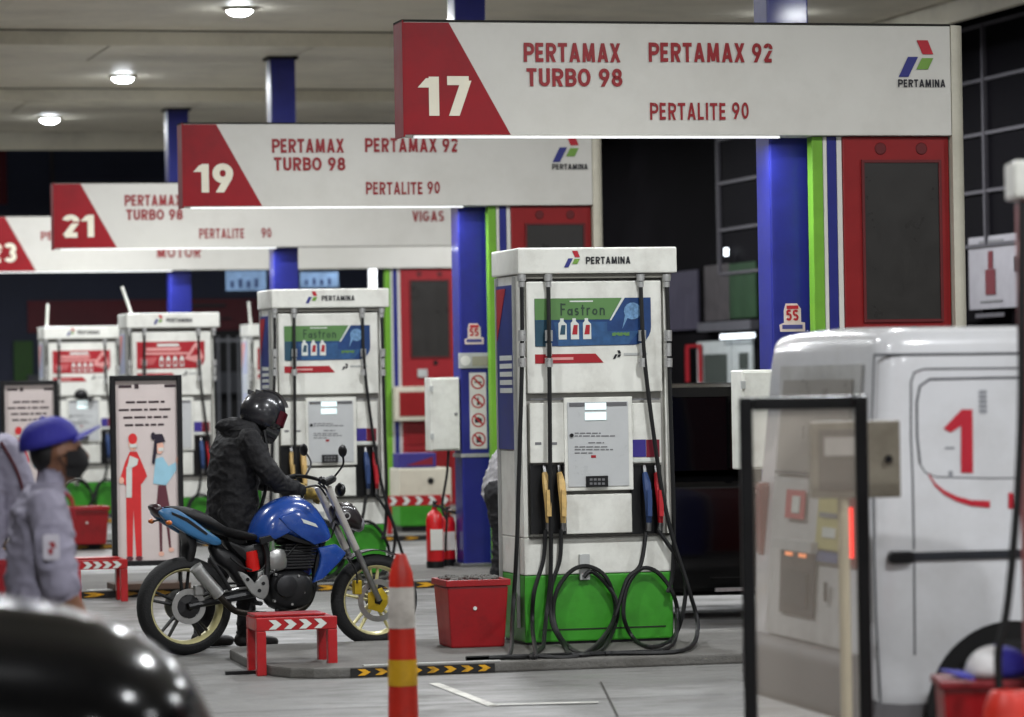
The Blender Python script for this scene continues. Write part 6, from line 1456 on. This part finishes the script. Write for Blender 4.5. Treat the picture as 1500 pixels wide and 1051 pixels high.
b = MB(); b.box(-0.1, 0.1, -0.07, 0.13, 0, 0.03); b.build('base_plate', STEEL, t)
# red post with white head at the right edge, hose hanging from it
d3 = 12.4
fr = Fr((at_d(1508, 700, d3).x, at_d(1508, 700, d3).y, 0), R(-15)); P = lambda u, v, y=0.0: fr.px(u, v, y)
t = thing('hose_post', 'red post with white head and black hose beside the van', 'post', fr)
za, zb = P(1500, 291)[1], P(1500, 236)[1]; xa = P(1482, 260)[0]
b = MB(); b.box(xa, xa + 0.3, -0.06, 0.2, za, zb); b.build('head', WHITE, t, bevel=0.012)
b = MB(); b.box(xa + 0.03, xa + 0.27, -0.03, 0.17, 0.0, za - 0.001); po = b.build('post', mat('post_red', (140, 24, 34), 0.4), t, bevel=0.01)
for i in range(5):
    b = MB(); b.box(xa + 0.028, xa + 0.032, 0.0, 0.12, za - 0.2 - i*0.12, za - 0.14 - i*0.12); b.build('post_print', ADP, po)
hp = [(1498, 295), (1497, 450), (1496, 600), (1491, 720), (1483, 820), (1474, 900), (1462, 960), (1470, 1040), (1500, 1090)]
b = MB(); b.tube(spline([(P(u, v, -0.08)[0], -0.08, P(u, v, -0.08)[1]) for u, v in hp]), 0.014, 8); b.build('hose', BLACK, t, smooth=True)
# red tub with cap and orange bucket
d4 = 12.6
g0 = at_d(1440, 1000, d4); fr = Fr((g0.x, g0.y, 0), R(-15)); P = lambda u, v, y=0.0: fr.px(u, v, y)
t = thing('waste_tub', 'dark red square tub carrying a blue and white cap before the van wheel', 'tub', fr)
xa, xb = P(1372, 990)[0], P(1515, 990)[0]; zt = P(1440, 992)[1]
def ring(x0, x1, y0, y1, z): return [(x0, y0, z), (x1, y0, z), (x1, y1, z), (x0, y1, z)]
b = MB(); b.loft([ring(xa + 0.03, xb - 0.03, -0.12, 0.12, 0), ring(xa + 0.008, xb - 0.008, -0.15, 0.15, zt - 0.03)]); b.build('tub', mat('planter_red', (150, 20, 26)), t, bevel=0.01)
b = MB(); b.box(xa - 0.006, xb + 0.006, -0.165, 0.165, zt - 0.029, zt); b.build('lid', mat('tub_lid', (120, 28, 34), 0.5), t, bevel=0.008)
g1 = at_d(1462, 1000, d4 - 0.05); cfr = Fr((g1.x, g1.y, zt), R(158))
cpn = thing('baseball_cap', 'white and blue baseball cap resting on the red tub', 'cap', cfr)
c_ = cap_parts(cpn, (0, 0, 0.01), 0.98, CAPB, 0)
me = c_.data; me.materials.append(mat('cap_white', (206, 204, 204), 0.75, bump=0.2)); me.polygons.foreach_set('material_index', [1 if (p_.center.x > 0.0 and p_.center.z > 0.005) else 0 for p_ in me.polygons])
b = MB(); b.ell((.085, .02, .065), (.006, .022, .014), 8, 6); b.build('cap_badge', TEXTG, cpn, smooth=True)
g1 = at_d(1478, 1040, d4 - 0.5); fr = Fr((g1.x, g1.y, 0)); zt2 = at_d(1478, 1012, d4 - 0.5).z
t = thing('orange_cone', 'orange red traffic cone standing before the red tub', 'traffic cone', fr)
b = MB(); b.lathe([(0.17, 0.03), (0.16, 0.06), (0.085, zt2 - 0.06), (0.068, zt2 - 0.012), (0.06, zt2), (0.045, zt2), (0.045, zt2 - 0.05), (0, zt2 - 0.05)], n=24); b.build('cone', ORANGE, t, smooth=True)
b = MB(); b.box(-0.2, 0.2, -0.2, 0.2, 0, 0.03); b.build('base', ORANGE, t, bevel=0.01)
